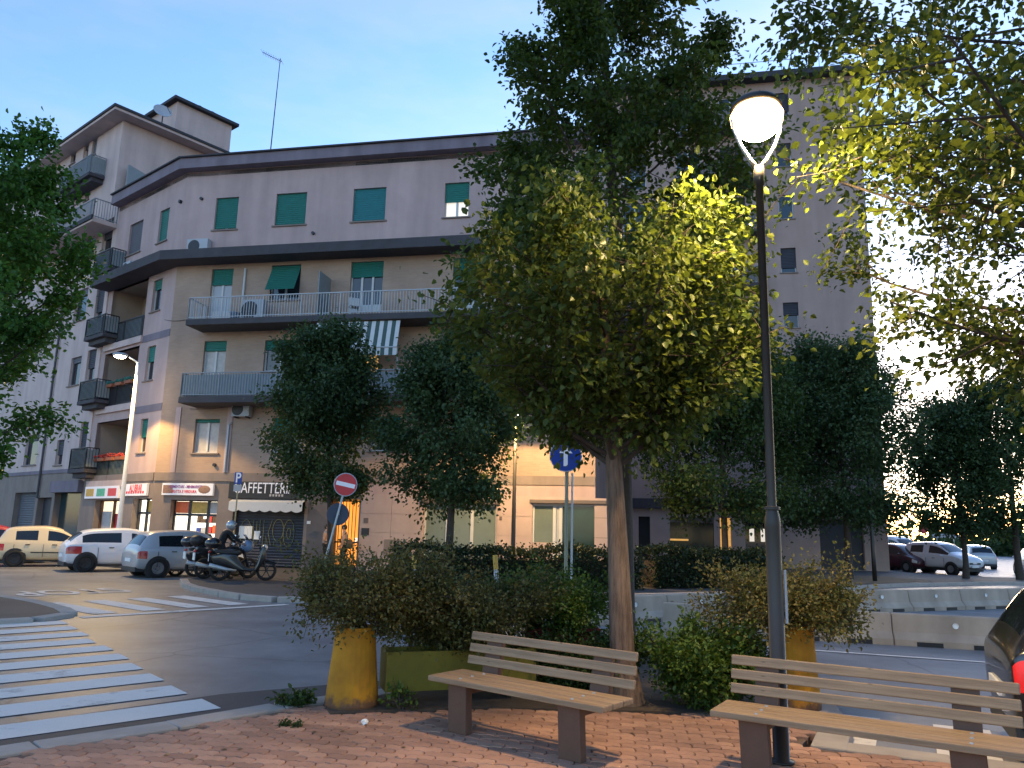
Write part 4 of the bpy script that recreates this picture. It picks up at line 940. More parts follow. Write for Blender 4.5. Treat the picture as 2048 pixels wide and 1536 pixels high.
STYLE = {  # x, bottom, belt, top, half width, half roof width, side tag, top tag (towards the next station); 1 = glass
 'hatch': [(-1.95, .48, .70, .74, .66, .55, 0, 0), (-1.93, .30, .86, .92, .78, .66, 0, 0), (-1.86, .24, .93, 1.0, .80, .66, 0, 1), (-1.62, .22, .96, 1.36, .82, .58, 0, 0), (-1.40, .22, .96, 1.45, .83, .57, 1, 0), (-.30, .22, .93, 1.50, .84, .58, 0, 0),
           (-.20, .22, .93, 1.50, .84, .58, 1, 0), (.45, .22, .91, 1.44, .84, .57, 1, 1), (1.12, .22, .90, .98, .83, .66, 0, 0), (1.55, .24, .80, .88, .80, .60, 0, 0), (1.86, .28, .66, .74, .74, .55, 0, 0), (1.95, .42, .56, .60, .62, .45, 0, 0)],
 'long':  [(-2.18, .50, .70, .74, .66, .55, 0, 0), (-2.16, .30, .86, .93, .80, .68, 0, 0), (-2.08, .24, .95, 1.02, .84, .66, 0, 1), (-1.66, .22, .98, 1.36, .86, .58, 1, 0), (-1.25, .22, .97, 1.44, .87, .58, 1, 0), (-.25, .22, .95, 1.48, .88, .59, 0, 0),
           (-.16, .22, .95, 1.48, .88, .59, 1, 0), (.50, .22, .93, 1.40, .88, .58, 1, 1), (1.22, .22, .92, .99, .87, .68, 0, 0), (1.75, .24, .80, .88, .84, .62, 0, 0), (2.08, .28, .64, .72, .76, .55, 0, 0), (2.18, .42, .54, .58, .62, .45, 0, 0)],
 'suv':   [(-2.05, .55, .80, .84, .70, .6, 0, 0), (-2.03, .38, .98, 1.04, .82, .70, 0, 0), (-1.95, .34, 1.05, 1.12, .85, .68, 0, 1), (-1.75, .32, 1.08, 1.52, .86, .62, 0, 0), (-1.45, .32, 1.07, 1.62, .87, .61, 1, 0), (-.30, .32, 1.04, 1.66, .88, .62, 0, 0),
           (-.20, .32, 1.04, 1.66, .88, .62, 1, 0), (.50, .32, 1.02, 1.60, .88, .61, 1, 1), (1.10, .32, 1.02, 1.12, .87, .70, 0, 0), (1.65, .34, .95, 1.04, .85, .66, 0, 0), (1.98, .38, .76, .88, .78, .60, 0, 0), (2.05, .5, .66, .70, .66, .5, 0, 0)],
 'van':   [(-2.4, .5, .9, 1.0, .80, .75, 0, 0), (-2.38, .35, 1.1, 1.6, .9, .82, 0, 1), (-2.3, .3, 1.15, 1.95, .93, .78, 0, 0), (-1.6, .3, 1.15, 2.0, .95, .78, 0, 0), (-.3, .3, 1.12, 2.0, .95, .78, 0, 0), (.2, .3, 1.1, 2.0, .95, .78, 1, 0), (.9, .3, 1.08, 1.9, .95, .76, 1, 1), (1.6, .3, 1.05, 1.15, .93, .75, 0, 0), (2.1, .32, .9, 1.0, .88, .7, 0, 0), (2.4, .45, .7, .76, .75, .6, 0, 0)],
}
def car(name, label, loc, rz, style, paint, L=None, H=None, W=None, rim='rim', group=None, tail='tail_red', wr=.31, moulding=False, lit=False):
    root_ = thing(name, label, 'van' if style == 'van' else 'car', loc, rz, group)
    S = STYLE[style]; L0 = S[-1][0] - S[0][0]; kx = (L / L0 if L else 1); kz = (H / max(s_[3] for s_ in S) if H else 1); ky = W or 1
    V = []; Fs = []; mi = []; nr = 18
    for (x, zb, zt, zr, hw, hr, a, b) in S:
        x *= kx; zb *= 1; zt *= kz; zr *= kz; zt -= .05 if zr - zt > .25 else 0; zr += .055 if zr - zt > .25 else 0; hw *= ky; hr *= ky; zm = zb + (zt - zb) * .55
        q4, q5 = (hw * .97, zt), (hr, zr - .04); lp_ = lambda t_: (q4[0] + (q5[0] - q4[0]) * t_, q4[1] + (q5[1] - q4[1]) * t_)
        half = [(0, zb), (hw * .80, zb), (hw * .98, zb + .10), (hw * 1.02, zm), q4, lp_(.06), lp_(.93), q5, (hr * .75, zr + .005), (0, zr + .02)]
        V += [(x, y, z) for y, z in half] + [(x, -y, z) for y, z in half[-2:0:-1]]
    for i, s_ in enumerate(S[:-1]):
        for j in range(nr):
            k = (j + 1) % nr; Fs.append((i * nr + j, i * nr + k, (i + 1) * nr + k, (i + 1) * nr + j))
            jj = j if j < 9 else 17 - j
            mi.append(1 if (jj == 5 and s_[6]) or (jj in (7, 8) and s_[7]) else 2 if (jj == 3 and i in (1, 2)) else 3 if (jj == 3 and i == len(S) - 3) else 0)
    Fs.append(tuple(range(nr - 1, -1, -1))); mi.append(0); Fs.append(tuple((len(S) - 1) * nr + j for j in range(nr))); mi.append(0)
    me = bpy.data.meshes.new('tmp'); me.from_pydata(V, [], Fs); [me.materials.append(MATS[paint]) for _ in range(4)]
    me.polygons.foreach_set('material_index', mi)
    t = link(bpy.data.objects.new('tmp', me)); md = t.modifiers.new('s', 'SUBSURF'); md.levels = 2; md.render_levels = 2
    ev = eval_mesh(t); bpy.data.objects.remove(t)
    parts = split_tags(ev, (0, 1, 2, 3), root_, (paint, 'car_glass', tail, 'head_lamp'), ('body', 'window', 'taillight', 'headlight'))
    hwm = .84 * ky if style == 'hatch' else .88 * ky
    xa, xf = S[0][0] * kx, S[-1][0] * kx; wb = (xa + .68, xf - .78)
    for xw in wb:
        for sgn in (-1, 1):
            yo = sgn * (hwm - .015)
            MB().lathe([(wr + .07, -sgn * .2), (wr + .07, sgn * .012)], (xw, yo, wr + .01), 22, 'y', True).build('wheel_arch', 'plastic_dark', root_)
            ty = MB(); s1 = sgn
            ty.lathe([(wr * .62, s1 * -.09), (wr * .97, s1 * -.09), (wr, s1 * -.06), (wr, s1 * .02), (wr * .96, s1 * .045), (wr * .66, s1 * .05), (wr * .62, s1 * .03)], (xw, yo, wr), 22, 'y')
            tyo = ty.build('tyre', 'tyre', root_, smooth=True)
            rm = MB(); rm.lathe([(wr * .64, s1 * .02), (wr * .56, s1 * .025), (.03, s1 * .005), (0.001, s1 * .01)], (xw, yo, wr), 20, 'y')
            for k in range(5):
                a = k * 2 * math.pi / 5 + .3; rm.bar((xw, yo + s1 * .028, wr), (xw + math.cos(a) * wr * .58, yo + s1 * .036, wr + math.sin(a) * wr * .58), .05, .02, (0, 1, 0))
            rm.build('rim', rim, tyo)
    zl = (1.02 if style in ('suv', 'van') else .84) * kz
    for sgn in (-1, 1):
        xm = S[7][0] * kx + .32; MB().ball((xm, sgn * (hwm + .08), .98 * kz), (.07, .11, .07), 10, 6).build('mirror', paint if paint != 'paint_silver' else 'plastic_dark', root_, smooth=True)
        for xh in (S[5][0] * kx - .55, S[7][0] * kx - .35): MB().box(xh, xh + .16, sgn * (hwm - .0) - .012, sgn * (hwm - .0) + .018, .83 * kz, .86 * kz).build('door_handle', 'plastic_dark', root_)
        if moulding: MB().box(wb[0] + .5, wb[1] - .5, sgn * (hwm + .0) - .01, sgn * (hwm + .0) + .022, .52, .56).build('side_moulding', 'plastic_dark', root_)
        for xs in (S[4][0] * kx + .1, S[5][0] * kx + .05, S[7][0] * kx + .38): MB().box(xs, xs + .012, sgn * (hwm + .008) - .006, sgn * (hwm + .008) + .004, .36, .86 * kz).build('door_seam', 'plastic_dark', root_)
    MB().box(xa - .02, xa + .06, -.26, .26, .5, .61).build('number_plate', 'paper', root_); MB().box(xf - .05, xf + .02, -.26, .26, .40, .51).build('number_plate', 'paper', root_)
    MB().box(xf - .2, xf - .005, -.42, .42, .56 * kz, .66 * kz).build('grille', 'plastic_dark', root_)
    MB().box(xa + .02, xf - .1, -hwm + .15, hwm - .15, .2, .34).build('underside', 'plastic_dark', root_)
    return root_
H40 = R(38)
def place(px, py, rz, back):            # rear near wheel at a ground pixel -> root position (root is the middle of the car, near side = right)
    g_ = G(px, py); d = Vector((math.cos(rz), math.sin(rz), 0)); n = Vector((-d.y, d.x, 0)); return g_ + d * back + n * .78
car('parked_car', 'cream yellow small hatchback parked leftmost but one, dark side moulding', place(24, 1134, R(33), 1.15), R(33), 'hatch', 'paint_cream', L=3.6, H=1.48, moulding=True, rim='rim_dark', group='cars parked by the shops')
car('parked_car', 'white hatchback parked between cream car and silver car', place(168, 1144, R(37), 1.5), R(37), 'long', 'paint_white', rim='rim_dark', group='cars parked by the shops')
car('parked_car', 'silver blue hatchback with tall rear lights parked beside the motorcycles', place(312, 1156, R(43), 1.25), R(43), 'hatch', 'paint_silver', L=3.85, H=1.48, group='cars parked by the shops')
car('parked_car', 'red car at the left edge, mostly cut off, rear light showing', place(-92, 1127, R(33), 1.25), R(33), 'hatch', 'paint_red', group='cars parked by the shops')
car('moving_car', 'black hatchback cut off at the right edge with glowing red tail light', Vector((6.12, 6.3, 0)), R(-24), 'hatch', 'paint_black', L=4.0, tail='tail_lit')
sv = G(1915, 1150); car('parked_car', 'white compact SUV facing us on the far right side street', (sv.x, sv.y + 1.5, 0), R(-68), 'suv', 'paint_white', group='cars parked beyond the tall block')
sv = G(1846, 1147); car('parked_car', 'dark maroon car between white SUV and yellow car on far street', (sv.x, sv.y + 2.5, 0), R(-68), 'hatch', 'paint_maroon', group='cars parked beyond the tall block')
sv = G(1803, 1143); car('parked_car', 'yellow car half hidden by the corner of the tall block', (sv.x, sv.y + 3.5, 0), R(-70), 'hatch', 'paint_yellow', group='cars parked beyond the tall block')
sv = G(1848, 1133); car('parked_van', 'pale van roof showing behind the maroon car', (sv.x + .5, sv.y + 5, 0), R(-70), 'van', 'paint_white', group='cars parked beyond the tall block')
sv = G(2062, 1152); car('parked_car', 'white car cut off at right edge behind far tree trunk', (sv.x + .7, sv.y + .4, 0), R(70), 'hatch', 'paint_white', group='cars parked beyond the tall block')
sv = G(1987, 1139); car('parked_car', 'grey car with red rear lights beyond the white SUV', (sv.x, sv.y + 2, 0), R(75), 'hatch', 'paint_silver', tail='tail_lit', group='cars parked beyond the tall block')

def two_wheeler(name, label, loc, rz, body, kind, cat):
    t = thing(name, label, cat, loc, rz); wr = .30 if kind != 'moto' else .31; xb, xf = -.66, .66
    for x in (xb, xf):
        ty = MB(); ty.lathe([(wr - .085, -.05), (wr - .03, -.06), (wr, -.03), (wr, .03), (wr - .03, .06), (wr - .085, .05)], (x, 0, wr), 24, 'y'); o = ty.build('tyre', 'tyre', t, smooth=True)
        rm = MB(); rm.lathe([(wr - .08, -.03), (wr - .08, .03)], (x, 0, wr), 20, 'y')
        for k in range(6):
            a = k * math.pi / 3; rm.bar((x, 0, wr), (x + math.cos(a) * (wr - .08), 0, wr + math.sin(a) * (wr - .08)), .03, .02, (0, 1, 0))
        rm.lathe([(.05, -.07), (.05, .07)], (x, 0, wr), 10, 'y', True); rm.build('rim', 'rim_dark', o)
    if kind == 'scooter':
        q = MB(); q.extr([(-.98, .72), (-.85, .50), (-.45, .42), (-.25, .30), (.25, .26), (.36, .34), (.05, .38), (-.15, .62), (-.2, .76), (-.6, .80)], -.17, .17); q.build('body', body, t, bevel=.05, seg=3, smooth=True)
        q = MB(); q.extr([(.28, .28), (.42, .32), (.62, .62), (.60, 1.0), (.50, 1.05), (.44, .85), (.36, .5)], -.21, .21); q.build('front_shield', body, t, bevel=.05, seg=3, smooth=True)
        q = MB(); q.extr([(-.85, .80), (-.2, .765), (-.12, .80), (-.2, .86), (-.5, .90), (-.86, .90)], -.15, .15); q.build('seat', 'plastic_dark', t, bevel=.03)
        q = MB(); q.add([(.52, -.2, 1.02), (.52, .2, 1.02), (.36, .17, 1.42), (.36, -.17, 1.42)], [(0, 1, 2, 3)]); q.build('windscreen', 'glass_teal', t)
        q = MB(); q.ball((-.92, 0, 1.08), (.24, .24, .17), 14, 8); q.build('top_box', 'plastic_dark' if body != 'paint_black' else body, t, smooth=True)
        q = MB(); q.ball((.56, 0, .98), (.1, .2, .1), 12, 8); q.build('headlight', 'head_lamp', t, smooth=True)
        q = MB(); q.extr([(.35, .35), (.6, .66), (.95, .55), (.98, .48), (.66, .60)], -.07, .07); q.build('front_mudguard', body, t, bevel=.02)
    else:
        q = MB(); q.ball((.12, 0, .82), (.34, .17, .17), 16, 10); q.build('fuel_tank', body, t, smooth=True)
        q = MB(); q.extr([(-.30, .30), (.28, .28), (.34, .62), (-.25, .66)], -.16, .16); q.build('engine', 'iron_dark', t, bevel=.05)
        q = MB(); q.extr([(-.95, .88), (-.2, .74), (-.15, .80), (-.5, .86), (-.92, .98)], -.13, .13); q.build('seat', 'plastic_dark', t, bevel=.03)
        q = MB(); q.extr([(-.98, .86), (-.25, .66), (-.3, .74), (-.96, .96)], -.10, .10); q.build('tail_section', body, t, bevel=.02)
        q = MB(); q.ball((.58, 0, .98), (.2, .2, .2), 14, 8); q.build('front_fairing', 'paint_blue', t, smooth=True)
        q = MB(); q.add([(.66, -.16, 1.08), (.66, .16, 1.08), (.46, .13, 1.34), (.46, -.13, 1.34)], [(0, 1, 2, 3)]); q.build('windscreen', 'glass_teal', t)
        q = MB(); q.bar((xb, .06, wr), (-.1, .08, .42), .05, .07); q.bar((xb, -.06, wr), (-.1, -.08, .42), .05, .07); q.build('swingarm', 'iron_dark', t)
        q = MB(); q.ball((-.96, 0, 1.14), (.22, .25, .17), 14, 8); q.build('top_box', 'plastic_dark', t, smooth=True)
    q = MB()
    for s_ in (-.08, .08): q.tube([(xf, s_, wr), (.42, s_, 1.0)], .026, 8)
    q.build('fork', 'iron_dark', t)
    q = MB().tube([(.30, -.36, 1.05), (.40, -.2, 1.06), (.42, 0, 1.02), (.40, .2, 1.06), (.30, .36, 1.05)], .018, 8); q.build('handlebar', 'iron_dark', t)
    for s_ in (-1, 1):
        q = MB().tube([(.36, s_ * .3, 1.06), (.40, s_ * .36, 1.24)], .008, 5); q.ball((.40, s_ * .38, 1.28), (.02, .075, .05), 10, 6); q.build('mirror', 'chrome' if s_ < 0 else 'plastic_dark', t)
    q = MB().tube([(-.2, -.17, .3), (-.5, -.2, .34), (-.98, -.2, .46)], [.03, .055, .065], 10); q.build('exhaust', 'galvanised', t, smooth=True)
    q = MB().box(-1.02, -1.0, -.11, .11, .56, .78); q.build('number_plate', 'paper', t)
    q = MB().ball((-.99, 0, .83), (.05, .12, .045), 10, 6); q.build('taillight', 'tail_red', t, smooth=True)
    q = MB().tube([(0, .12, .3), (.05, .34, .005)], .014, 6); q.build('kickstand', 'iron_dark', t)
    return t
sv = G(352, 1153); two_wheeler('scooter', 'maroon scooter with dark top box beside the silver car', (sv.x + .45, sv.y + .45, 0), R(44), 'paint_maroon', 'scooter', 'scooter')
sv = G(408, 1166); MOTO = Vector((sv.x + .5, sv.y + .42, PZ)); two_wheeler('motorcycle', 'dark motorcycle with pale blue front and a rider on it', MOTO, R(36), 'paint_black', 'moto', 'motorcycle')
sv = G(487, 1163, PZ); two_wheeler('scooter', 'large black scooter in front of the closed cafe shutter', (sv.x - .15, sv.y + .35, PZ), R(20), 'paint_black', 'scooter', 'scooter')
sv = G(382, 1163); two_wheeler('scooter', 'black scooter wedged between the maroon scooter and the motorcycle', (sv.x + .45, sv.y + .75, PZ), R(40), 'paint_black', 'scooter', 'scooter')

# ------------------------------------------------------------------ people
def person(label, loc, rz, J, clothes, hair='hair', scale=1.0, name='person'):
    """one continuous skinned body; faces take skin / top / trouser / shoe material by the nearest bone"""
    root_ = thing(name, label, 'person', loc, rz)
    vs_ = []; es = []; rad = []; reg = []
    def v(p, r_, g_, parent=None):
        vs_.append(tuple(Vector(p) * scale)); rad.append(r_ * scale); reg.append(g_)
        if parent is not None: es.append((parent, len(vs_) - 1))
        return len(vs_) - 1
    pel = v(J['pelvis'], .125, 2); sp = v(J['spine'], .125, 1, pel); ch = v(J['chest'], .145, 1, sp); nk = v(J['neck'], .055, 0, ch); hd = v(J['head'], .085, 0, nk); tp = v(J['crown'], .075, 0, hd)
    for s_ in ('L', 'R'):
        sh_ = v(J['shoulder' + s_], .065, 1, ch); el = v(J['elbow' + s_], .047, 1 if clothes.get('long') else 0, sh_); wr_ = v(J['wrist' + s_], .032, 1 if clothes.get('long') else 0, el)
        a = Vector(J['wrist' + s_]); d = (a - Vector(J['elbow' + s_])).normalized(); sd_ = d.cross(Vector((1, 0, 0))).normalized() if abs(d.x) < .9 else Vector((0, 1, 0))
        pm = v(a + d * .06, .034, 0, wr_)
        for k in range(4):
            b = a + d * .09 + sd_ * (.024 * (k - 1.5)); f1_ = v(b, .010, 0, pm); v(b + d * (.055, .068, .064, .05)[k] + Vector((.012, 0, -.01)), .008, 0, f1_)
        th = v(a + d * .05 + sd_ * .045, .011, 0, pm); v(a + d * .085 + sd_ * .06, .009, 0, th)
        hp = v(J['hip' + s_], .095, 2, pel); kn = v(J['knee' + s_], .062, 2, hp); an = v(J['ankle' + s_], .045, 2, kn)
        h2 = v(Vector(J['ankle' + s_]) + Vector((-.03, 0, -.045)), .042, 3, an); v(Vector(J['ankle' + s_]) + Vector((.15, 0, -.05)), .035, 3, h2)
    me = bpy.data.meshes.new('tmp'); me.from_pydata(vs_, es, [])
    t = link(bpy.data.objects.new('tmp', me)); md = t.modifiers.new('k', 'SKIN'); md.use_smooth_shade = True
    for i, sv_ in enumerate(me.skin_vertices[0].data): sv_.radius = (rad[i], rad[i]); sv_.use_root = (i == 0)
    m3 = t.modifiers.new('s', 'SUBSURF'); m3.levels = 2; m3.render_levels = 2
    ev = eval_mesh(t); bpy.data.objects.remove(t)
    ev.materials.clear()
    for mm in ('skin', clothes['top'], clothes['legs'], 'cloth_black'): ev.materials.append(MATS[mm])
    P = np.array(vs_); A = P[[e[0] for e in es]]; B = P[[e[1] for e in es]]; rg = [reg[e[1]] for e in es]
    for p in ev.polygons:
        c = np.array(p.center); ab = B - A; tt = np.clip(((c - A) * ab).sum(1) / np.maximum((ab ** 2).sum(1), 1e-9), 0, 1)
        k = int(np.argmin((((A + ab * tt[:, None]) - c) ** 2).sum(1))); p.material_index = rg[k]; p.use_smooth = True
    o = link(bpy.data.objects.new('body', ev), root_)
    h = Vector(J['head']) * scale; q = MB(); q.ball((h.x - .015, h.y, h.z + .055), (.105 * scale, .092 * scale, .115 * scale), 14, 10)
    if hair != 'helmet':
        q.build('hair', hair, root_, smooth=True)
        f = MB(); f.ball((h.x + .095 * scale, h.y, h.z + .02), (.022, .016, .024), 8, 6); f.build('nose', 'skin', root_)
        for s_ in (-1, 1):
            MB().ball((h.x + .083, h.y + s_ * .033, h.z + .045), (.012, .014, .01), 8, 6).build('eye', 'black', root_); MB().ball((h.x, h.y + s_ * .088, h.z + .03), (.02, .012, .03), 8, 6).build('ear', 'skin', root_)
        MB().ball((h.x + .085, h.y, h.z - .03), (.012, .028, .008), 8, 5).build('mouth', 'sign_red', root_)
    else:
        q = MB(); q.ball((h.x, h.y, h.z + .04), (.165, .135, .16), 18, 12); q.build('helmet', 'helmet_silver', root_, smooth=True)
        q = MB(); q.ball((h.x + .045, h.y, h.z + .03), (.135, .122, .085), 16, 8); q.build('visor', 'glass_dark', root_, smooth=True)
    return root_
stand = dict(pelvis=(0, 0, .93), spine=(.01, 0, 1.12), chest=(.02, 0, 1.33), neck=(.03, 0, 1.49), head=(.05, 0, 1.58), crown=(.05, 0, 1.66),
    shoulderL=(.02, .18, 1.41), elbowL=(-.02, .25, 1.13), wristL=(.12, .22, .93), shoulderR=(.02, -.18, 1.41), elbowR=(.0, -.25, 1.13), wristR=(.16, -.18, .98),
    hipL=(0, .09, .88), kneeL=(.10, .1, .48), ankleL=(.0, .1, .09), hipR=(0, -.09, .88), kneeR=(.02, -.1, .48), ankleR=(-.14, -.1, .1))
g_ = D(689, 1090, 30.6); pp = person('pedestrian in grey top and dark trousers walking past the lit entrance with shoulder bag', (g_.x, g_.y, PZ), R(180), stand, dict(top='shirt_grey', legs='cloth_black'))
q = MB(); q.ball((-.2, .0, 1.0), (.13, .2, .19), 14, 10); q.build('shoulder_bag', 'bag_brown', pp, smooth=True); MB().tube([(-.12, -.2, 1.05), (.0, -.15, 1.44), (.14, .02, 1.25), (-.1, .2, 1.0)], .015, 6).build('bag_strap', 'bag_brown', pp)
g_ = D(650, 1090, 30.9); st2 = dict(stand); st2.update(wristL=(.22, .12, 1.1), wristR=(.22, -.12, 1.1), kneeR=(.08, -.1, .48), ankleR=(.06, -.1, .09))
person('person in grey top standing at the entrance behind the leaning sign pole', (g_.x, g_.y, PZ), R(0), st2, dict(top='shirt_grey', legs='cloth_black'))
ride = dict(pelvis=(-.28, 0, .96), spine=(-.22, 0, 1.14), chest=(-.12, 0, 1.34), neck=(-.03, 0, 1.49), head=(.03, 0, 1.58), crown=(.04, 0, 1.66),
    shoulderL=(-.10, .2, 1.42), elbowL=(.10, .30, 1.22), wristL=(.29, .33, 1.09), shoulderR=(-.10, -.2, 1.42), elbowR=(.10, -.30, 1.22), wristR=(.29, -.33, 1.09),
    hipL=(-.25, .13, .92), kneeL=(.16, .22, .74), ankleL=(-.08, .20, .40), hipR=(-.25, -.13, .92), kneeR=(.14, -.25, .62), ankleR=(-.02, -.32, .09))
person('motorcycle rider in black jacket and silver helmet leaning to the handlebars', MOTO, R(36), ride, dict(top='cloth_black', legs='cloth_black', long=True), hair='helmet')

# ------------------------------------------------------------------ street lamps
def spot(parent, loc, energy, col, size=170, blend=.08, radius=.1, name='lamp_light'):
    l = bpy.data.lights.new(name, 'SPOT'); l.energy = energy; l.color = col; l.spot_size = R(size); l.spot_blend = blend; l.shadow_soft_size = radius
    o = link(bpy.data.objects.new(name, l), parent); o.location = loc; return o
lp = thing('street_lamp', 'dark post lamp lit warm on a two-armed bracket behind the right bench', 'street lamp', (2.08, 6.19, PZ))
MB().lathe([(.0, 0), (.095, 0), (.095, .015), (.06, .02), (.06, 1.72), (.062, 1.74), (.058, 1.80), (.036, 1.90)], (0, 0, 0), 20).build('post_base', 'lamp_paint', lp, smooth=True)
MB().lathe([(.036, 1.895), (.033, 4.60), (.045, 4.605), (.045, 4.78), (.0, 4.80)], (0, 0, 0), 18).build('post_shaft', 'lamp_paint', lp, smooth=True)
MB().lathe([(.036, 1.86), (.064, 1.862), (.064, 1.885), (.036, 1.89)], (0, 0, 0), 18).build('collar', 'lamp_paint', lp)
for s_ in (-1, 1):
    MB().tube([(s_ * .02, 0, 4.78), (s_ * .07, 0, 4.84), (s_ * .15, 0, 4.98), (s_ * .20, 0, 5.12), (s_ * .215, 0, 5.22)], [.018, .018, .016, .015, .015], 10).build('bracket_arm', 'galvanised', lp, smooth=True)
MB().lathe([(0, 5.43), (.10, 5.425), (.18, 5.39), (.215, 5.345), (.215, 5.325), (.19, 5.322)], (0, 0, 0), 28).build('lamp_hood', 'lamp_paint', lp, smooth=True)
MB().lathe([(.19, 5.322), (.225, 5.26), (.215, 5.19), (.165, 5.135), (.12, 5.13)], (0, 0, 0), 28).build('lamp_bowl', 'lamp_reflector', lp, smooth=True)
MB().lathe([(.185, 5.20), (.18, 5.125), (.12, 5.075), (0, 5.06)], (0, 0, 0), 28).build('lamp_lens', 'lamp_lens', lp, smooth=True)
MB().lathe([(.0, 1.0), (.012, 1.0), (.012, 1.4), (0, 1.4)], (.075, -.02, 0), 8).build('cable_conduit', 'white_metal', lp)
spot(lp, (0, 0, 5.03), 165, (1, .66, .25), 174, .12, .12)

ll = thing('street_lamp', 'tall pale lamp post glowing in front of the ochre lit wall on left', 'street lamp', (-15.32, 31.0, PZ))
MB().lathe([(0, 0), (.10, 0), (.095, .6), (.06, 8.05), (0, 8.06)], (0, 0, 0), 16).build('post', 'pole_pale', ll, smooth=True)
MB().tube([(0, 0, 7.95), (-.05, -.05, 8.1), (-.25, -.25, 8.22)], .035, 8).build('arm', 'pole_pale', ll)
MB().ball((-.50, -.5, 8.26), (.30, .26, .09), 16, 8).build('lamp_head', 'white_metal', ll, smooth=True)
MB().ball((-.50, -.5, 8.19), (.22, .19, .075), 14, 8).build('lamp_lens', 'lamp_lens_white', ll, smooth=True)
spot(ll, (-.5, -.5, 8.08), 560, (1, .66, .24), 150, .10, .12).rotation_euler = Vector((.22, .42, 1)).to_track_quat('Z', 'Y').to_euler()

l2 = thing('street_lamp', 'slim dark lamp post in front of the white ground floor, head lost in leaves', 'street lamp', (.16, 26.0, PZ))
MB().lathe([(0, 0), (.08, 0), (.075, 1.0), (.05, 5.5), (0, 5.52)], (0, 0, 0), 14).build('post', 'lamp_paint', l2, smooth=True)
MB().lathe([(0, 5.75), (.15, 5.72), (.25, 5.62), (.25, 5.58), (.05, 5.50)], (0, 0, 0), 18).build('lamp_hood', 'lamp_paint', l2, smooth=True)
MB().ball((0, 0, 5.52), (.16, .16, .08), 14, 8).build('lamp_lens', 'lamp_lens_white', l2, smooth=True)
spot(l2, (0, 0, 5.42), 950, (1, .66, .27), 168, .1, .12)
pl = D(1750, 1163, 32.0); l3 = thing('street_lamp', 'thin dark lamp post beside the pale corner pillar of the tall block', 'street lamp', (pl.x, pl.y, PZ))
MB().lathe([(0, 0), (.09, 0), (.08, 1.0), (.055, 5.2), (0, 5.22)], (0, 0, 0), 14).build('post', 'lamp_paint', l3, smooth=True)
MB().lathe([(0, 5.5), (.15, 5.46), (.25, 5.36), (.25, 5.3), (.05, 5.2)], (0, 0, 0), 18).build('lamp_hood', 'lamp_paint', l3, smooth=True)

# ------------------------------------------------------------------ road signs and posts
def disc_sign(root_, c, r_, nrm, face, rim='white_metal', t=.006):
    q = Vector(nrm).to_track_quat('Z', 'Y').to_matrix().to_4x4(); M = Matrix.Translation(c) @ q
    o = MB(M).lathe([(0, -t), (r_, -t), (r_ * 1.01, 0), (r_, t), (0, t)], (0, 0, 0), 36).build('sign_disc', rim, root_)
    MB(M).lathe([(0, t + .002), (r_ * .94, t + .002)], (0, 0, 0), 36).build('sign_face', face, o); return o, M
ns = thing('road_sign', 'round red no entry sign with white bar on a leaning pole', 'sign', (-4.95, 20.9, PZ))
tip = Vector((.62, .0, 3.05)); MB().tube([(-.02, 0, 0), tuple(tip)], .03, 10).build('pole', 'galvanised', ns)
d_ = tip.normalized(); up_ = d_
def tilted(c, r_, face, back=False):
    n_ = Vector((.28, -1, -.02)).normalized(); n_ = (n_ - up_ * n_.dot(up_)).normalized() * (-1 if back else 1); x_ = up_.cross(n_)
    M = Matrix(((x_.x, up_.x, n_.x, c.x), (x_.y, up_.y, n_.y, c.y), (x_.z, up_.z, n_.z, c.z), (0, 0, 0, 1)))
    o = MB(M).lathe([(0, -.008), (r_, -.008), (r_ * 1.01, 0), (r_, .008), (0, .008)], (0, 0, 0), 40).build('sign_disc', 'white_metal' if not back else 'sign_back', ns)
    MB(M).lathe([(0, .011), (r_ * .93, .011)], (0, 0, 0), 40).build('sign_face', face, o); return M, o
M, o = tilted(d_ * 2.82 + Vector((0, -.05, 0)), .31, 'sign_red'); MB(M).box(-.25, .25, -.055, .055, .013, .018).build('white_bar', 'sign_white', o)
tilted(d_ * 2.02 + Vector((-.02, .07, 0)), .29, 'sign_back', True)
for h in (2.02, 2.82): MB().tube([tuple(d_ * (h - .02)), tuple(d_ * (h + .02))], .042, 10).build('clamp', 'galvanised', ns)

pg = thing('road_sign', 'blue parking sign with white P on a thin pole', 'sign', (-10.3, 29.6, PZ))
MB().tube([(0, 0, 0), (0, 0, 3.5)], .028, 8).build('pole', 'pole_olive', pg)
pn = MB().box(-.14, .14, -.05, -.035, 3.15, 3.6).build('sign_panel', 'sign_blue', pg); text('P', wall_text_M(0, -.056, 3.375), .52, 'sign_white', pn, 'letter', .003, .8, True)
MB().box(-.15, .15, -.05, -.036, 2.88, 3.13).build('lower_plate', 'white_metal', pg)

bs = thing('road_sign', 'round blue arrow sign with white rim half hidden behind the big tree', 'sign', (1.10, 15.0, 0))
MB().tube([(0, 0, 0), (0, 0, 3.3)], .035, 10).build('pole', 'pole_olive', bs); MB().tube([(.11, .06, 0), (.11, .06, 2.9)], .02, 8).build('pole', 'pole_pale', bs)
o, M = disc_sign(bs, Vector((-.03, -.06, 3.22)), .31, (-.05, -1, 0), 'sign_blue')
ar = MB(M); ar.prism([(-.04, -.2), (.04, -.2), (.04, .05), (.13, .05), (0, .2), (-.13, .05), (-.04, .05)], .009, .012); 
ao = ar.build('arrow', 'sign_white', o)

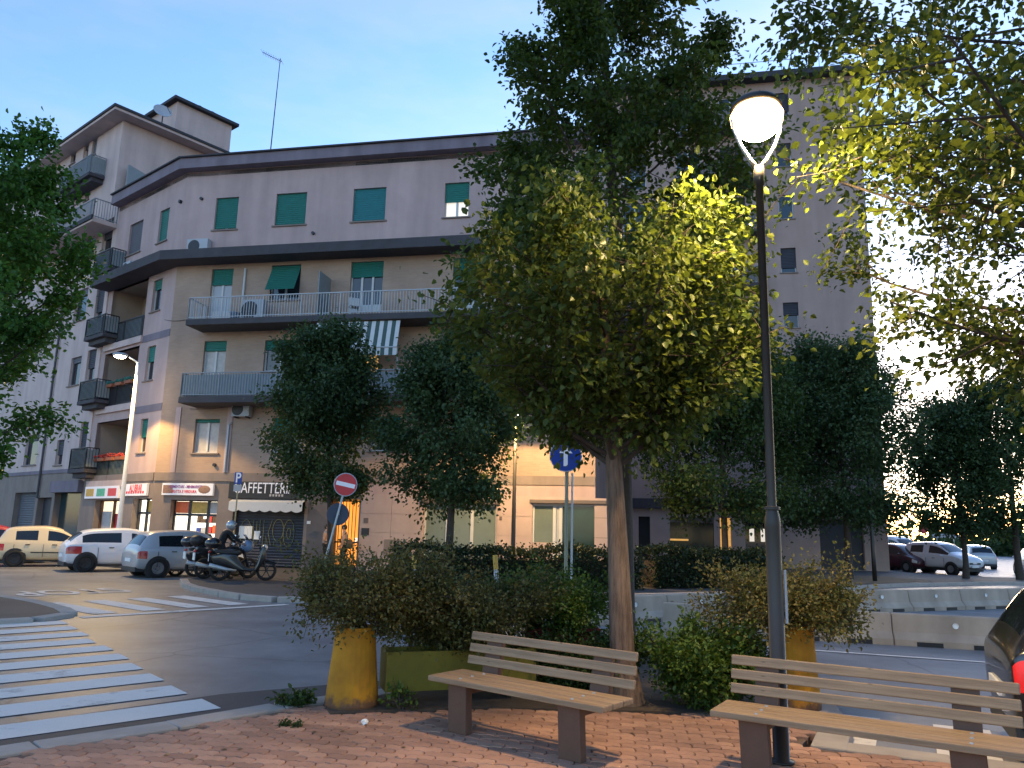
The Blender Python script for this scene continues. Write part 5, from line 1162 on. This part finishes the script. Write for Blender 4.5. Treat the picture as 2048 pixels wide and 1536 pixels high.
for k, (px_, py_, lean, lab) in enumerate(((829, 1110, .0, 'upright yellow white and black banded marker post behind the brown shrub'), (990, 1110, -.14, 'leaning yellow white and black banded marker post behind shrubs'))):
    p = D(px_, py_, 9.9); z0 = 0; b = Vector((p.x + (.14 if k else 0), 9.9, z0)); ps = thing('marker_post', lab, 'post', b); topz = p.z; ax = Vector((p.x - b.x, 0, topz))
    cols = ['white_paint', 'black', 'white_paint', 'black', 'white_paint', 'sign_ochre']; cuts = [0, .2, .45, .62, .74, .88, 1]
    for c_, a, b_ in zip(cols, cuts[:-1], cuts[1:]): MB().tube([tuple(ax * a), tuple(ax * b_)], .03, 12).build('band', c_, ps)

# ------------------------------------------------------------------ benches
def bench(label, fl, ang, L, seat_z):
    b = thing('park_bench', label, 'bench', (fl[0], fl[1], PZ), ang, 'wooden park benches'); sz = seat_z - PZ
    for k in range(3):
        MB().box(0, L, .005 + k * .15, .145 + k * .15, sz - .045, sz).build('seat_plank', 'bench_wood', b, bevel=.008)
    for k in range(3):
        z = sz + .045 + k * .10; y = .485 + (z - sz) * .22
        MB().box(0.02, L - .02, -.016, .016, 0, .072).build('back_slat', 'bench_wood', b, bevel=.008).matrix_local = Matrix.Translation((0, y, z)) @ Matrix.Rotation(R(-11), 4, 'X')
    for u in (.20, L - .42):
        q = MB(); q.extr([(0, 0), (.20, 0), (.185, sz - .05), (-.015, sz - .05)], .06, .14); q.build('leg', 'bench_leg', b, bevel=.008).location.x = u
        q = MB(); q.add([(u_, y_, z_) for u_ in (.0, .17) for y_, z_ in ((.14, sz - .12), (.14, sz - .051), (.47, sz - .051), (.555, sz + .28), (.60, sz + .28), (.53, sz - .12))], [(0, 1, 2, 3, 4, 5), (11, 10, 9, 8, 7, 6)] + [(i, 6 + i, 6 + (i + 1) % 6, (i + 1) % 6) for i in range(6)])
        q.build('back_support', 'bench_leg', b).location.x = u
        for k in range(3):
            MB().lathe([(.014, 0), (.012, .006), (0, .007)], (u + .11, .075 + k * .15, sz), 8).build('bolt', 'galvanised', b)
    return b
bench('weathered wooden bench standing in front of the tree trunk', (-.66, 6.93), math.atan2(-1.09, 1.36), 1.74, .55)
bench('weathered wooden bench at right in front of the lamp post', (1.46, 5.84), math.atan2(-.77, 1.28), 1.92, .55)

# ------------------------------------------------------------------ planters, barriers, small things
pp = thing('planter', 'tapered yellow concrete planter at left end of shrubs with peeling foot', 'planter', (-1.44, 7.72, PZ))
MB().lathe([(0, 0), (.245, 0), (.25, .03), (.19, .66), (.195, .72), (.16, .72), (.15, .62), (0, .6)], (0, 0, 0), 28).build('shell', 'yellow_concrete', pp, smooth=False)
MB().lathe([(0, .63), (.15, .63)], (0, 0, 0), 20).build('soil', 'soil', pp)
pp = thing('planter', 'tapered yellow concrete planter by the lamp post at right end of shrubs', 'planter', (2.90, 8.10, PZ))
MB().lathe([(0, 0), (.22, 0), (.225, .03), (.18, .72), (.185, .79), (.15, .79), (.14, .69), (0, .67)], (0, 0, 0), 28).build('shell', 'yellow_concrete', pp)
MB().lathe([(0, .70), (.14, .70)], (0, 0, 0), 20).build('soil', 'soil', pp)
def trough(label, a, b, z0, h, wd, mt):
    a = Vector((*a, 0)); b = Vector((*b, 0)); d = b - a; t = thing('planter', label, 'planter', (a.x, a.y, PZ), math.atan2(d.y, d.x)); L = d.length
    q = MB(); q.extr([(0, z0), (L, z0), (L, z0 + h), (0, z0 + h)], -wd / 2, -wd / 2 + .05); q.extr([(0, z0), (L, z0), (L, z0 + h), (0, z0 + h)], wd / 2 - .05, wd / 2)
    q.box(0, .05, -wd / 2 + .05, wd / 2 - .05, z0, z0 + h); q.box(L - .05, L, -wd / 2 + .05, wd / 2 - .05, z0, z0 + h); q.box(.05, L - .05, -wd / 2 + .05, wd / 2 - .05, z0, z0 + .05); q.build('trough_shell', mt, t)
    for x in (.12, L - .24): MB().box(x, x + .12, -wd / 2 + .04, wd / 2 - .04, 0, z0).build('foot', 'soil', t)
    MB().box(.05, L - .05, -wd / 2 + .05, wd / 2 - .05, z0 + .05, z0 + h - .06).build('soil', 'soil', t)
trough('olive yellow painted trough planter raised off the ground behind left bench end', (-1.18, 7.86), (.25, 8.35), .13, .36, .36, 'olive_paint')
trough('dark red trough planter hidden among the shrubs behind the bench', (.22, 8.72), (1.0, 8.78), .28, .36, .32, 'red_paint')

def jersey(a, b, label, z=.52):
    a = Vector((*a, 0)); b = Vector((*b, 0)); d = b - a; L = d.length; t = thing('concrete_barrier', label, 'barrier', (a.x, a.y, 0), math.atan2(d.y, d.x), 'low concrete road barriers')
    prof = [(-.22, 0), (-.22, .10), (-.12, .22), (-.075, z - .02), (-.06, z), (.06, z), (.075, z - .02), (.12, .22), (.22, .10), (.22, 0)]
    n = len(prof); us = [0, .015, L - .015, L]; q = MB()
    V_ = []; 
    for u in us:
        k = .92 if u in (0, L) else 1
        V_ += [(u, y * k, zz if zz < .3 else zz - (0.01 if k < 1 else 0)) for y, zz in prof]
    q.add(V_, [(i * n + j, i * n + (j + 1) % n, (i + 1) * n + (j + 1) % n, (i + 1) * n + j) for i in range(3) for j in range(n)] + [tuple(range(n)), tuple(range(4 * n - 1, 3 * n - 1, -1))])
    q.build('barrier_body', 'concrete', t)
    for f in (.28, .72):
        MB().box(L * f - .2, L * f + .2, -.228, -.2, .0, .075).build('drain_slot', 'black', t)
    MB().lathe([(.05, -.02), (.04, -.005), (0, 0)], (L * .5, -.105, .36), 12, 'y').build('reflector', 'paper', t)
def row(pts, n, labs):
    P = [Vector(p) for p in pts]; tot = [0]
    for a, b in zip(P, P[1:]): tot.append(tot[-1] + (b - a).length)
    def at_(s_):
        for i in range(len(P) - 1):
            if s_ <= tot[i + 1] + 1e-6: return P[i] + (P[i + 1] - P[i]) * ((s_ - tot[i]) / (tot[i + 1] - tot[i]))
        return P[-1]
    for k in range(n):
        a, b = at_(tot[-1] * k / n), at_(tot[-1] * (k + 1) / n); d = (b - a).normalized() * .01; jersey(tuple(a + d), tuple(b - d), labs[k])
row([(2.91, 14.96), (5.85, 14.28), (7.95, 13.62), (12.3, 12.2)], 5, ['near row concrete barrier, end piece beside the tree trunk', 'near row concrete barrier behind the lamp post and shrub', 'near row concrete barrier left of the black car', 'near row concrete barrier behind the black car', 'near row concrete barrier beyond the black car'])
row([(1.75, 15.75), (3.32, 16.9), (6.1, 18.65), (11.79, 21.2), (15.6, 22.9)], 8, ['far row concrete barrier, ' + s_ for s_ in ('left end piece by the blue sign', 'second from its left end', 'third from its left end, behind tree trunk', 'fourth from its left end', 'fifth from its left end, right of lamp post', 'sixth from its left end', 'seventh from its left end', 'last at the right edge')])

def air_con(label, M, u, z, w_=.8, h_=.55, d_=.3, rz=0, fan=True):
    c = M @ Vector((u, -d_ - .04, z)); fr_rz = math.atan2(M[1][0], M[0][0]); t = thing('air_conditioner', label, 'air conditioner', c, fr_rz, 'outdoor air conditioner units')
    MB().box(-w_ / 2, w_ / 2, 0, d_, .05, h_).build('casing', 'white_metal', t, bevel=.015)
    MB().lathe([(0, -.012), (h_ * .38, -.012), (h_ * .40, -.002)], (-w_ * .16, 0, h_ * .53), 20, 'y').build('fan_grille', 'iron_dark', t)
    for x in (-w_ * .35, w_ * .3): MB().box(x, x + .05, 0, d_ + .03, 0, .05).build('bracket', 'iron_dark', t)
u, z = FB.hit(395, 492, -.3); air_con('air conditioner on dark ledge below the first green window', FB.M, u, ZL, 1.0, .7)
u, z = FA.hit(254, 530, -.3); air_con('small air conditioner with round fan at far left end of the ledge', FA.M, u, ZL, .7, .6)
u, z = FB.hit(506, 625, -.6); air_con('air conditioner standing on the upper balcony beside a white pipe', FB.M @ Matrix.Translation((0, -.3, 0)), u, Z3, .95, .95)
u, z = FB.hit(480, 835, -.3); air_con('air conditioner hung under the lower balcony above the shop band', FB.M, u, z, .8, .65)

an = thing('roof_antenna', 'thin television antenna mast on the flat roof', 'antenna', (FB.M @ Vector((FB.hit(537, 330, 2.5)[0], 2.5, 0))) + Vector((0, 0, ZR - .05)))
ztop = FB.hit(555, 115, 2.5)[1] - ZR; 
MB().tube([(0, 0, 0), (.12, 0, ztop)], [.035, .018], 8).build('mast', 'iron_dark', an)
q = MB().tube([(-.75, -.1, ztop + .25), (.2, .05, ztop - .15)], .014, 6)
for k in range(9):
    f = k / 8; c = Vector((-.75, -.1, ztop + .25)).lerp(Vector((.2, .05, ztop - .15)), f); q.tube([(c.x, c.y - .25, c.z), (c.x, c.y + .25, c.z)], .008, 5)
q.build('yagi', 'iron_dark', an)
sdh = thing('satellite_dish', 'pale satellite dish on the tower roof beside the rooftop box', 'satellite dish', FL.M @ Vector((UT + .2, 1.9, ZT + .45)))
MB().tube([(0, 0, -.25), (0, 0, .7)], .03, 8).build('dish_mast', 'iron_dark', sdh)
Md = Matrix.Translation((0, -.1, .75)) @ Vector((.5, -.7, .45)).to_track_quat('Z', 'Y').to_matrix().to_4x4()
MB(Md).lathe([(0, 0), (.2, .02), (.38, .07), (.48, .13), (.48, .15), (.38, .09), (0, .02)], (0, 0, 0), 22).build('dish', 'white_metal', sdh, smooth=True)
MB(Md).tube([(.4, 0, .1), (.1, 0, .5)], .015, 6).build('feed_arm', 'iron_dark', sdh)

# far signs by the side street
fs = thing('road_sign', 'small red round sign on a thin post above the far parked cars', 'sign', (D(1848, 1090, 52).x, 52, 0))
MB().tube([(0, 0, 0), (0, 0, 2.9)], .035, 8).build('pole', 'galvanised', fs); disc_sign(fs, Vector((0, -.05, 2.55)), .33, (0, -1, 0), 'sign_red')
pw = D(1890, 1072, 56); fs = thing('road_sign', 'pale narrow direction board above the white SUV', 'sign', (pw.x, 56, 0))
for x in (-.6, .6): MB().tube([(x, 0, 0), (x, 0, pw.z + .05)], .035, 8).build('pole', 'galvanised', fs)
MB().box(-1.0, 1.0, -.05, -.036, pw.z - .15, pw.z + .15).build('sign_panel', 'white_metal', fs)
# litter
p = G(729, 1449, PZ); q = MB(); bm = bmesh.new(); bmesh.ops.create_icosphere(bm, subdivisions=2, radius=.035)
for v_ in bm.verts: v_.co *= rnd.uniform(.6, 1.15); v_.co.z *= .7
me = bpy.data.meshes.new('paper_scrap'); bm.to_mesh(me); bm.free(); me.materials.append(MATS['paper'])
o = link(bpy.data.objects.new('paper_scrap', me)); o.location = (p.x, p.y, PZ + .022); tag(o, 'crumpled white paper scrap lying on the brick paving', 'litter')

def bucket(px_, py_):
    u, z = FB.hit(px_, py_, -.9); c = FB.M @ Vector((u, -.9, Z3)); b = thing('plastic_basin', 'pale blue plastic basin on the upper balcony floor', 'basin', c)
    MB().lathe([(0, .01), (.16, .01), (.22, .30), (.24, .31), (.21, .30), (.15, .03), (0, .03)], (0, 0, 0), 20).build('basin_shell', 'paint_blue', b, smooth=True)
bucket(470, 628)
u, z = FB.hit(708, 622, -.8); c = FB.M @ Vector((u, -.8, Z3)); ch = thing('plastic_chair', 'small white plastic chair on the upper balcony by the glass doors', 'chair', c, R(20))
MB().box(-.22, .22, -.22, .22, .40, .44).build('seat', 'white_paint', ch, bevel=.015)
MB().box(-.22, .22, .19, .23, .46, .86).build('backrest', 'white_paint', ch, bevel=.015)
for x in (-.19, .19):
    for y in (-.19, .19): MB().bar((x, y, 0), (x * .95, y * .95, .40), .04, .04).build('leg', 'white_paint', ch)
# ------------------------------------------------------------------ vegetation
def leaf_mesh(name, pos, axis, size, tint, mt, rng, droop=.3, wide=.34):
    """many folded leaf blades in one mesh: 6 vertices, 2 quads each"""
    n = len(pos); d = axis + rng.normal(0, .55, (n, 3)); d[:, 2] -= droop; d /= np.linalg.norm(d, axis=1, keepdims=True)
    nn = rng.normal(0, .6, (n, 3)); nn[:, 2] += .9; nn -= d * (nn * d).sum(1, keepdims=True); nn /= np.linalg.norm(nn, axis=1, keepdims=True)
    s = np.cross(d, nn); L = (size * np.where(rng.random(n) < .3, rng.uniform(.4, .75, n), rng.uniform(.75, 1.2, n)))[:, None]
    V = np.stack([pos, pos + d * L * .32 + s * L * wide + nn * L * .10, pos + d * L * .70 + s * L * wide * .75 + nn * L * .08, pos + d * L - nn * L * .10,
                  pos + d * L * .70 - s * L * wide * .75 + nn * L * .08, pos + d * L * .32 - s * L * wide + nn * L * .10], 1).reshape(-1, 3)
    me = bpy.data.meshes.new(name); me.vertices.add(n * 6); me.vertices.foreach_set('co', V.ravel())
    li = (np.arange(n)[:, None] * 6 + np.array([0, 1, 2, 3, 0, 3, 4, 5])[None]).ravel()
    me.loops.add(n * 8); me.loops.foreach_set('vertex_index', li.astype(np.int32))
    me.polygons.add(n * 2); me.polygons.foreach_set('loop_start', (np.arange(n * 2) * 4).astype(np.int32)); me.update(calc_edges=True)
    a = me.attributes.new('tint', 'FLOAT', 'POINT'); a.data.foreach_set('value', np.repeat(np.clip(tint, 0, 1), 6).astype(np.float32))
    me.materials.append(MATS[mt]); return me
def curve_pts(a, b, bend, n=6):
    a, b, bend = np.array(a), np.array(b), np.array(bend); t = np.linspace(0, 1, n)[:, None]
    return a + (b - a) * t + bend * (t * (1 - t) * 4)
def grow(seed, H, z0, env, trunk_r, lean=(0, 0), nprim=24, nsec=7, fork=None, up=.35):
    """stem, limbs and twigs inside an envelope env(h)->radius, h = 0..1 from crown bottom to top; returns tubes and twig clumps"""
    rg = np.random.default_rng(seed); tubes = []; clumps = []
    stem = np.array([[lean[0] * (t ** 1.5) + .05 * math.sin(3 * t + seed), lean[1] * (t ** 1.5) + .05 * math.cos(2.3 * t + seed), H * .95 * t] for t in np.linspace(0, 1, 14)])
    stem[0, :2] = 0
    rs = [trunk_r * (1.25 if i == 0 else 1) * max(.06, (1 - (i / 13)) ** .75) for i in range(14)]; tubes.append((stem, rs, 12))
    zs = lambda z: np.array([np.interp(z, stem[:, 2], stem[:, k]) for k in range(3)])
    for i in range(nprim):
        f = (i + .5) / nprim; zst = (fork or z0 - .25) + (H * .9 - (fork or z0)) * f ** 1.15; a = i * 2.39996 + rg.normal(0, .25)
        rise = up * (H - zst) * rg.uniform(.5, 1.1) if f > .15 else rg.uniform(-.05, .25) * (H - z0) * .5
        ze = min(max(zst + rise, z0 + .08), H * .985); h = np.clip((ze - z0) / (H - z0), 0, 1); rr = env(h) * rg.uniform(.7, 1.06)
        p0 = zs(zst); c = zs(ze); e = np.array([c[0] + math.cos(a) * rr, c[1] + math.sin(a) * rr, ze])
        cv = curve_pts(p0, e, (0, 0, -.08 * rr), 7); r0 = max(.005, trunk_r * .26 * (1 - f * .75)); tubes.append((cv, [r0 * (1 - .8 * k / 6) for k in range(7)], 6))
        out = np.array([math.cos(a), math.sin(a), .35])
        for j in range(nsec):
            t = .30 + .70 * (j + rg.uniform(0, 1)) / nsec; b = cv[int(t * 6)] + (cv[min(6, int(t * 6) + 1)] - cv[int(t * 6)]) * (t * 6 % 1)
            dv = out * .6 + rg.normal(0, .75, 3); dv /= np.linalg.norm(dv); ln = env(h) * rg.uniform(.16, .42) * (1.15 - .4 * t)
            tip = b + dv * ln; tubes.append((np.array([b, (b + tip) / 2 + rg.normal(0, .02, 3), tip]), [r0 * .3, r0 * .2, .003], 4)); clumps.append((b, tip, dv))
        clumps.append((cv[-2], cv[-1] + out * .05, out / np.linalg.norm(out)))
    return tubes, clumps
def foliage(clumps, n, seed, spread, size, mt, name, droop=.3, tint0=.5, wide=.34):
    rg = np.random.default_rng(seed + 99); A = np.array([c[0] for c in clumps]); B = np.array([c[1] for c in clumps]); X = np.array([c[2] for c in clumps])
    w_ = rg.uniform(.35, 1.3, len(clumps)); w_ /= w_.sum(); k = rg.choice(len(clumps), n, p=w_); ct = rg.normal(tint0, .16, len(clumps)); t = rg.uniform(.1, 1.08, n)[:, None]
    pos = A[k] + (B[k] - A[k]) * t + rg.normal(0, spread, (n, 3)) * np.array([1, 1, .85])
    return leaf_mesh(name, pos, X[k] * .7, size, ct[k] + rg.normal(0, .2, n), mt, rg, droop, wide)
def tube_mesh(tubes, name, mt, parent, minr=0):
    q = MB()
    for p, r_, n in tubes:
        if max(r_) >= minr: q.tube([tuple(x) for x in p], list(r_), n, False)
    return q.build(name, mt, parent, smooth=True)
def egg(Rm, k=.62, low=.55):
    def f(h): 
        if h < .3: return Rm * (low + (1 - low) * math.sin(math.pi / 2 * h / .3))
        return Rm * max(.06, (1 - ((h - .3) / .7) ** 1.7)) ** k
    return f
def tree(name, label, loc, H, z0, Rm, tr, n, size, seed, mt, bark='bark_dark', spread=.12, nprim=24, nsec=7, lean=(0, 0), group=None, env=None, fork=None, low=.55, tint0=.5, droop=.3):
    t = thing(name, label, 'tree', loc, 0, group); tubes, cl = grow(seed, H, z0, env or egg(Rm, low=low), tr, lean, nprim, nsec, fork)
    tube_mesh(tubes[:1], 'trunk', bark, t); tube_mesh(tubes[1:], 'branches', 'bark_dark', t)
    me = foliage(cl, n, seed, spread, size, mt, 'crown', droop, tint0); o = link(bpy.data.objects.new('crown', me), t); o['kind'] = 'stuff'; return t
# pear tree between the benches: rounded crown below the lamp, and a taller one just behind it
def env_c(h): return float(np.interp(h, [0, .12, .35, .6, .82, 1], [.95, 1.5, 1.85, 1.75, 1.25, .35]))
tree('pear_tree', 'rounded pear tree with furrowed trunk between the two benches, leaves lit yellow by the lamp', (1.22, 8.05, PZ), 5.5, 3.25, 2.0, .135, 29000, .080, 11, 'leaf_pear', 'bark_near', .10, 62, 10, lean=(-.42, .0), env=env_c, fork=2.3, tint0=.7)  # raised leaf tint puts a lighter, sky-lit tone into the crown colour
def env_t(h): return float(np.interp(h, [0, .15, .4, .65, .85, 1], [1.2, 2.0, 2.05, 1.75, 1.15, .15]))
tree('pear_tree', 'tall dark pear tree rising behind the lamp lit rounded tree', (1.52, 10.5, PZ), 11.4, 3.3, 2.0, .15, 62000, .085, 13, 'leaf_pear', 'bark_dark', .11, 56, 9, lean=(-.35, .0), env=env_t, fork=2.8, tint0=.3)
# overhanging tree whose trunk stands right of the frame
def env_r(h): return float(np.interp(h, [0, .15, .4, .7, 1], [2.2, 2.9, 3.1, 2.3, .3]))
tree('pear_tree', 'leafy pear tree overhanging from the right edge beside the street lamp', (5.0, 5.05, PZ), 7.9, 3.45, 3.1, .16, 64000, .068, 23, 'leaf_pear', 'bark_near', .11, 64, 10, lean=(-.2, .2), env=env_r, fork=2.4, tint0=.6)
def env_l(h): return float(np.interp(h, [0, .15, .35, .6, .85, 1], [1.3, 2.4, 2.75, 2.3, 1.3, .2]))
tree('street_tree', 'green broadleaf tree filling the left edge beside the tall corner block', (-12.15, 16.4, PZ), 11.6, 2.9, 2.7, .17, 36000, .13, 31, 'leaf_left', spread=.17, nprim=36, nsec=8, env=env_l)
G1 = 'street trees in front of the building'
tree('street_tree', 'dark rounded street tree above the no entry sign', (-5.6, 25.2, PZ), 9.1, 2.95, 1.95, .12, 38000, .13, 41, 'leaf_far', spread=.21, nprim=46, nsec=9, lean=(-.75, 0), group=G1, low=.7)
tree('street_tree', 'street tree with forked trunk before the greenish windows', (-1.72, 23.4, PZ), 8.3, 2.7, 2.2, .13, 36000, .13, 43, 'leaf_far', spread=.21, nprim=46, nsec=9, group=G1, low=.75, tint0=.6)
tree('street_tree', 'dense dark street tree behind the lamp post, lowest branches over the shops', (8.3, 30.2, PZ), 11.4, 2.9, 3.4, .14, 52000, .15, 47, 'leaf_bush', spread=.32, nprim=52, nsec=9, group=G1, low=.8)
tree('street_tree', 'tall rounded dark tree standing at the corner of the tall block', (14.15, 32.9, PZ), 11.0, 2.6, 3.1, .15, 52000, .15, 53, 'leaf_far', spread=.32, nprim=52, nsec=9, group=G1, low=.7)
tree('street_tree', 'street tree with thin trunk in front of the white SUV', (20.9, 36.2, PZ), 9.0, 2.2, 2.5, .13, 26000, .16, 59, 'leaf_far', spread=.28, nprim=40, group=G1, low=.7)
tree('street_tree', 'street tree at the right edge beyond the far barrier row', (23.4, 36.2, PZ), 10.6, 2.6, 3.2, .16, 34000, .16, 61, 'leaf_far', spread=.3, nprim=42, group=G1, low=.7)

def shrub(name, label, loc, rx, ry, z0, z1, n, size, seed, mt, group=None, spread=.07, nst=22, tint0=.5, droop=.1, parent_z=0.0, tw=1.0):
    t = thing(name, label, 'shrub', loc, 0, group); rg = np.random.default_rng(seed); tubes = []; cl = []
    for i in range(nst):
        a = rg.uniform(0, 2 * math.pi); q = math.sqrt(rg.uniform(0.05, 1)); el = rg.uniform(-.25, 1)
        cz = (z0 + z1) / 2; e = np.array([math.cos(a) * rx * q, math.sin(a) * ry * q, cz + (z1 - z0) / 2 * el * math.sqrt(max(0, 1 - q * q * .8)) * rg.uniform(.8, 1.12)])
        b0 = np.array([math.cos(a) * rx * .12, math.sin(a) * ry * .12, parent_z]); cv = curve_pts(b0, e, (0, 0, .12 * (z1 - z0)), 6); tubes.append((cv, [.010 - .0015 * k for k in range(6)], 5))
        for j in range(6):
            t_ = .3 + .7 * (j + rg.uniform(0, 1)) / 6; b = cv[min(5, int(t_ * 5))]; dv = rg.normal(0, 1, 3) + np.array([math.cos(a), math.sin(a), .6]); dv /= np.linalg.norm(dv)
            tip = b + dv * rg.uniform(.10, .30) * tw; tubes.append((np.array([b, tip]), [.004, .002], 3)); cl.append((b, tip, dv))
    tube_mesh(tubes, 'stems', 'bark_dark', t); me = foliage(cl, n, seed, spread, size, mt, 'foliage', droop, tint0, .30); o = link(bpy.data.objects.new('foliage', me), t); o['kind'] = 'stuff'; return t
shrub('shrub', 'brownish green shrub spilling over the left yellow planter', (-1.30, 7.8, .8), 1.0, .62, -.46, .80, 19000, .040, 71, 'leaf_brown', spread=.07, nst=44, parent_z=-.05, tw=1.4)
shrub('shrub', 'dull brown shrub growing out of the olive trough planter', (-.42, 8.15, .55), .9, .6, -.30, .95, 18000, .040, 73, 'leaf_brown', spread=.07, nst=44, tw=1.4, tint0=.35, parent_z=-.05)
shrub('shrub', 'fresh yellow green shrub behind the middle of the left bench', (.48, 8.75, .5), .85, .5, -.2, 1.0, 15000, .042, 75, 'leaf_bright', spread=.06, nst=34, parent_z=.1)
shrub('shrub', 'dark green bushy shrub around the foot of the trunk', (.75, 8.45, PZ), .85, .4, .05, .75, 13000, .045, 77, 'leaf_bush', spread=.06, nst=30, tint0=.35)
shrub('shrub', 'bright leafy shrub on the ground right of the tree trunk', (1.95, 8.05, PZ), .62, .42, .02, .82, 13000, .055, 79, 'leaf_bright', spread=.07, nst=30)
shrub('shrub', 'olive green shrub crowning the right yellow planter beside the lamp', (2.85, 8.1, .85), .95, .6, -.45, .62, 17000, .042, 81, 'leaf_brown', spread=.07, nst=44, tw=1.4, tint0=.55, parent_z=-.03)
shrub('shrub', 'low green shrub behind the left planter near the marker post', (-.7, 8.75, PZ), .6, .3, .05, 1.2, 3500, .045, 83, 'leaf_bush', spread=.07, nst=22)
shrub('shrub', 'yellowing shrub between bright shrub and right planter', (2.35, 8.35, PZ), .5, .35, .1, 1.0, 4500, .042, 84, 'leaf_bush', spread=.06, nst=24, tint0=.7)
shrub('weed', 'small weed sprouting beside the yellow planter foot', (-.95, 7.55, PZ), .1, .1, .0, .2, 160, .05, 85, 'leaf_bright', nst=5, spread=.02, tw=.4)
pz = G(585, 1452, PZ); shrub('weed', 'flat weed patch between pavers in front of left planter', (pz.x, pz.y, PZ - .01), .16, .07, .0, .035, 300, .025, 86, 'leaf_bush', nst=8, spread=.015, tw=.12)
shrub('weed', 'grass tuft growing along kerb left of the yellow planter', (-1.98, 7.72, PZ), .2, .16, .0, .08, 500, .05, 87, 'leaf_bush', nst=14, spread=.03, tw=.25)
def hedge(label, a, b, wd, h, n, seed, mt='leaf_hedge'):
    a = np.array([*a, 0.]); b = np.array([*b, 0.]); d = b - a; L = np.linalg.norm(d); ang = math.atan2(d[1], d[0]); t = thing('hedge', label, 'hedge', (a[0], a[1], PZ), ang); rg = np.random.default_rng(seed)
    q = MB(); q.box(.15, L - .15, -wd / 2 + .15, wd / 2 - .15, 0, h - .18); q.build('woody_core', 'soil', t)
    p = np.column_stack([rg.uniform(0, L, n), rg.uniform(-wd / 2, wd / 2, n), rg.uniform(.02, h, n)])
    f = rg.integers(0, 3, n); p[f == 0, 1] = -wd / 2 + rg.normal(0, .07, (f == 0).sum()); p[f == 1, 2] = h + np.abs(rg.normal(0, .10, (f == 1).sum())) + .09 * np.sin(p[f == 1, 0] * 2.1) * np.sin(p[f == 1, 0] * .77 + 1)
    me = leaf_mesh('foliage', p, rg.normal(0, .5, (n, 3)) + np.array([0, -.4, .4]), .10, np.clip(rg.normal(.5, .25, n), 0, 1), mt, rg, .1)
    o = link(bpy.data.objects.new('foliage', me), t); o['kind'] = 'stuff'; return t
hedge('long dark clipped hedge behind the far barriers, right half', (4.3, 25.1), (9.0, 27.1), 1.2, 1.02, 13000, 91)
hedge('dark clipped hedge before the greenish shop windows, left half', (-3.2, 22.1), (3.9, 24.4), 1.1, 1.0, 15000, 92)
# far park trees at the end of the side street: one mass
rg = np.random.default_rng(5); cl = []
for k in range(60):
    x = rg.uniform(20, 150); y = rg.uniform(95, 125); h = rg.uniform(3.0, 4.6) + (2.0 if x > 75 else 0)
    for j in range(30):
        b = np.array([x + rg.normal(0, 1.8), y + rg.normal(0, 1.5), abs(rg.normal(0, .55)) % 1 * h]); cl.append((b, b + rg.normal(0, .5, 3), np.array([0, -.3, .6])))
me = foliage(cl, 26000, 5, .35, .75, 'leaf_far', 'treeline', .1, .6); o = link(bpy.data.objects.new('treeline', me)); tag(o, 'far band of park trees at the end of the side street', 'trees', kind='stuff')
# fallen leaves on the paving
rg = np.random.default_rng(8); p = []
while len(p) < 90:
    x, y = rg.uniform(-3, 3), rg.uniform(5, 7.7)
    if inside((x, y), plaza_poly): p.append((x, y, PZ + .006))
me = leaf_mesh('fallen_leaves', np.array(p), np.column_stack([rg.normal(0, 1, 90), rg.normal(0, 1, 90), np.zeros(90)]), .045, rg.uniform(0, 1, 90), 'leaf_dry', rg, 0); 
for v_ in me.vertices: v_.co.z = PZ + .004 + abs(v_.co.z - PZ) * .25
o = link(bpy.data.objects.new('fallen_leaves', me)); tag(o, 'dry leaves scattered over the brick paving', 'leaves', kind='stuff')
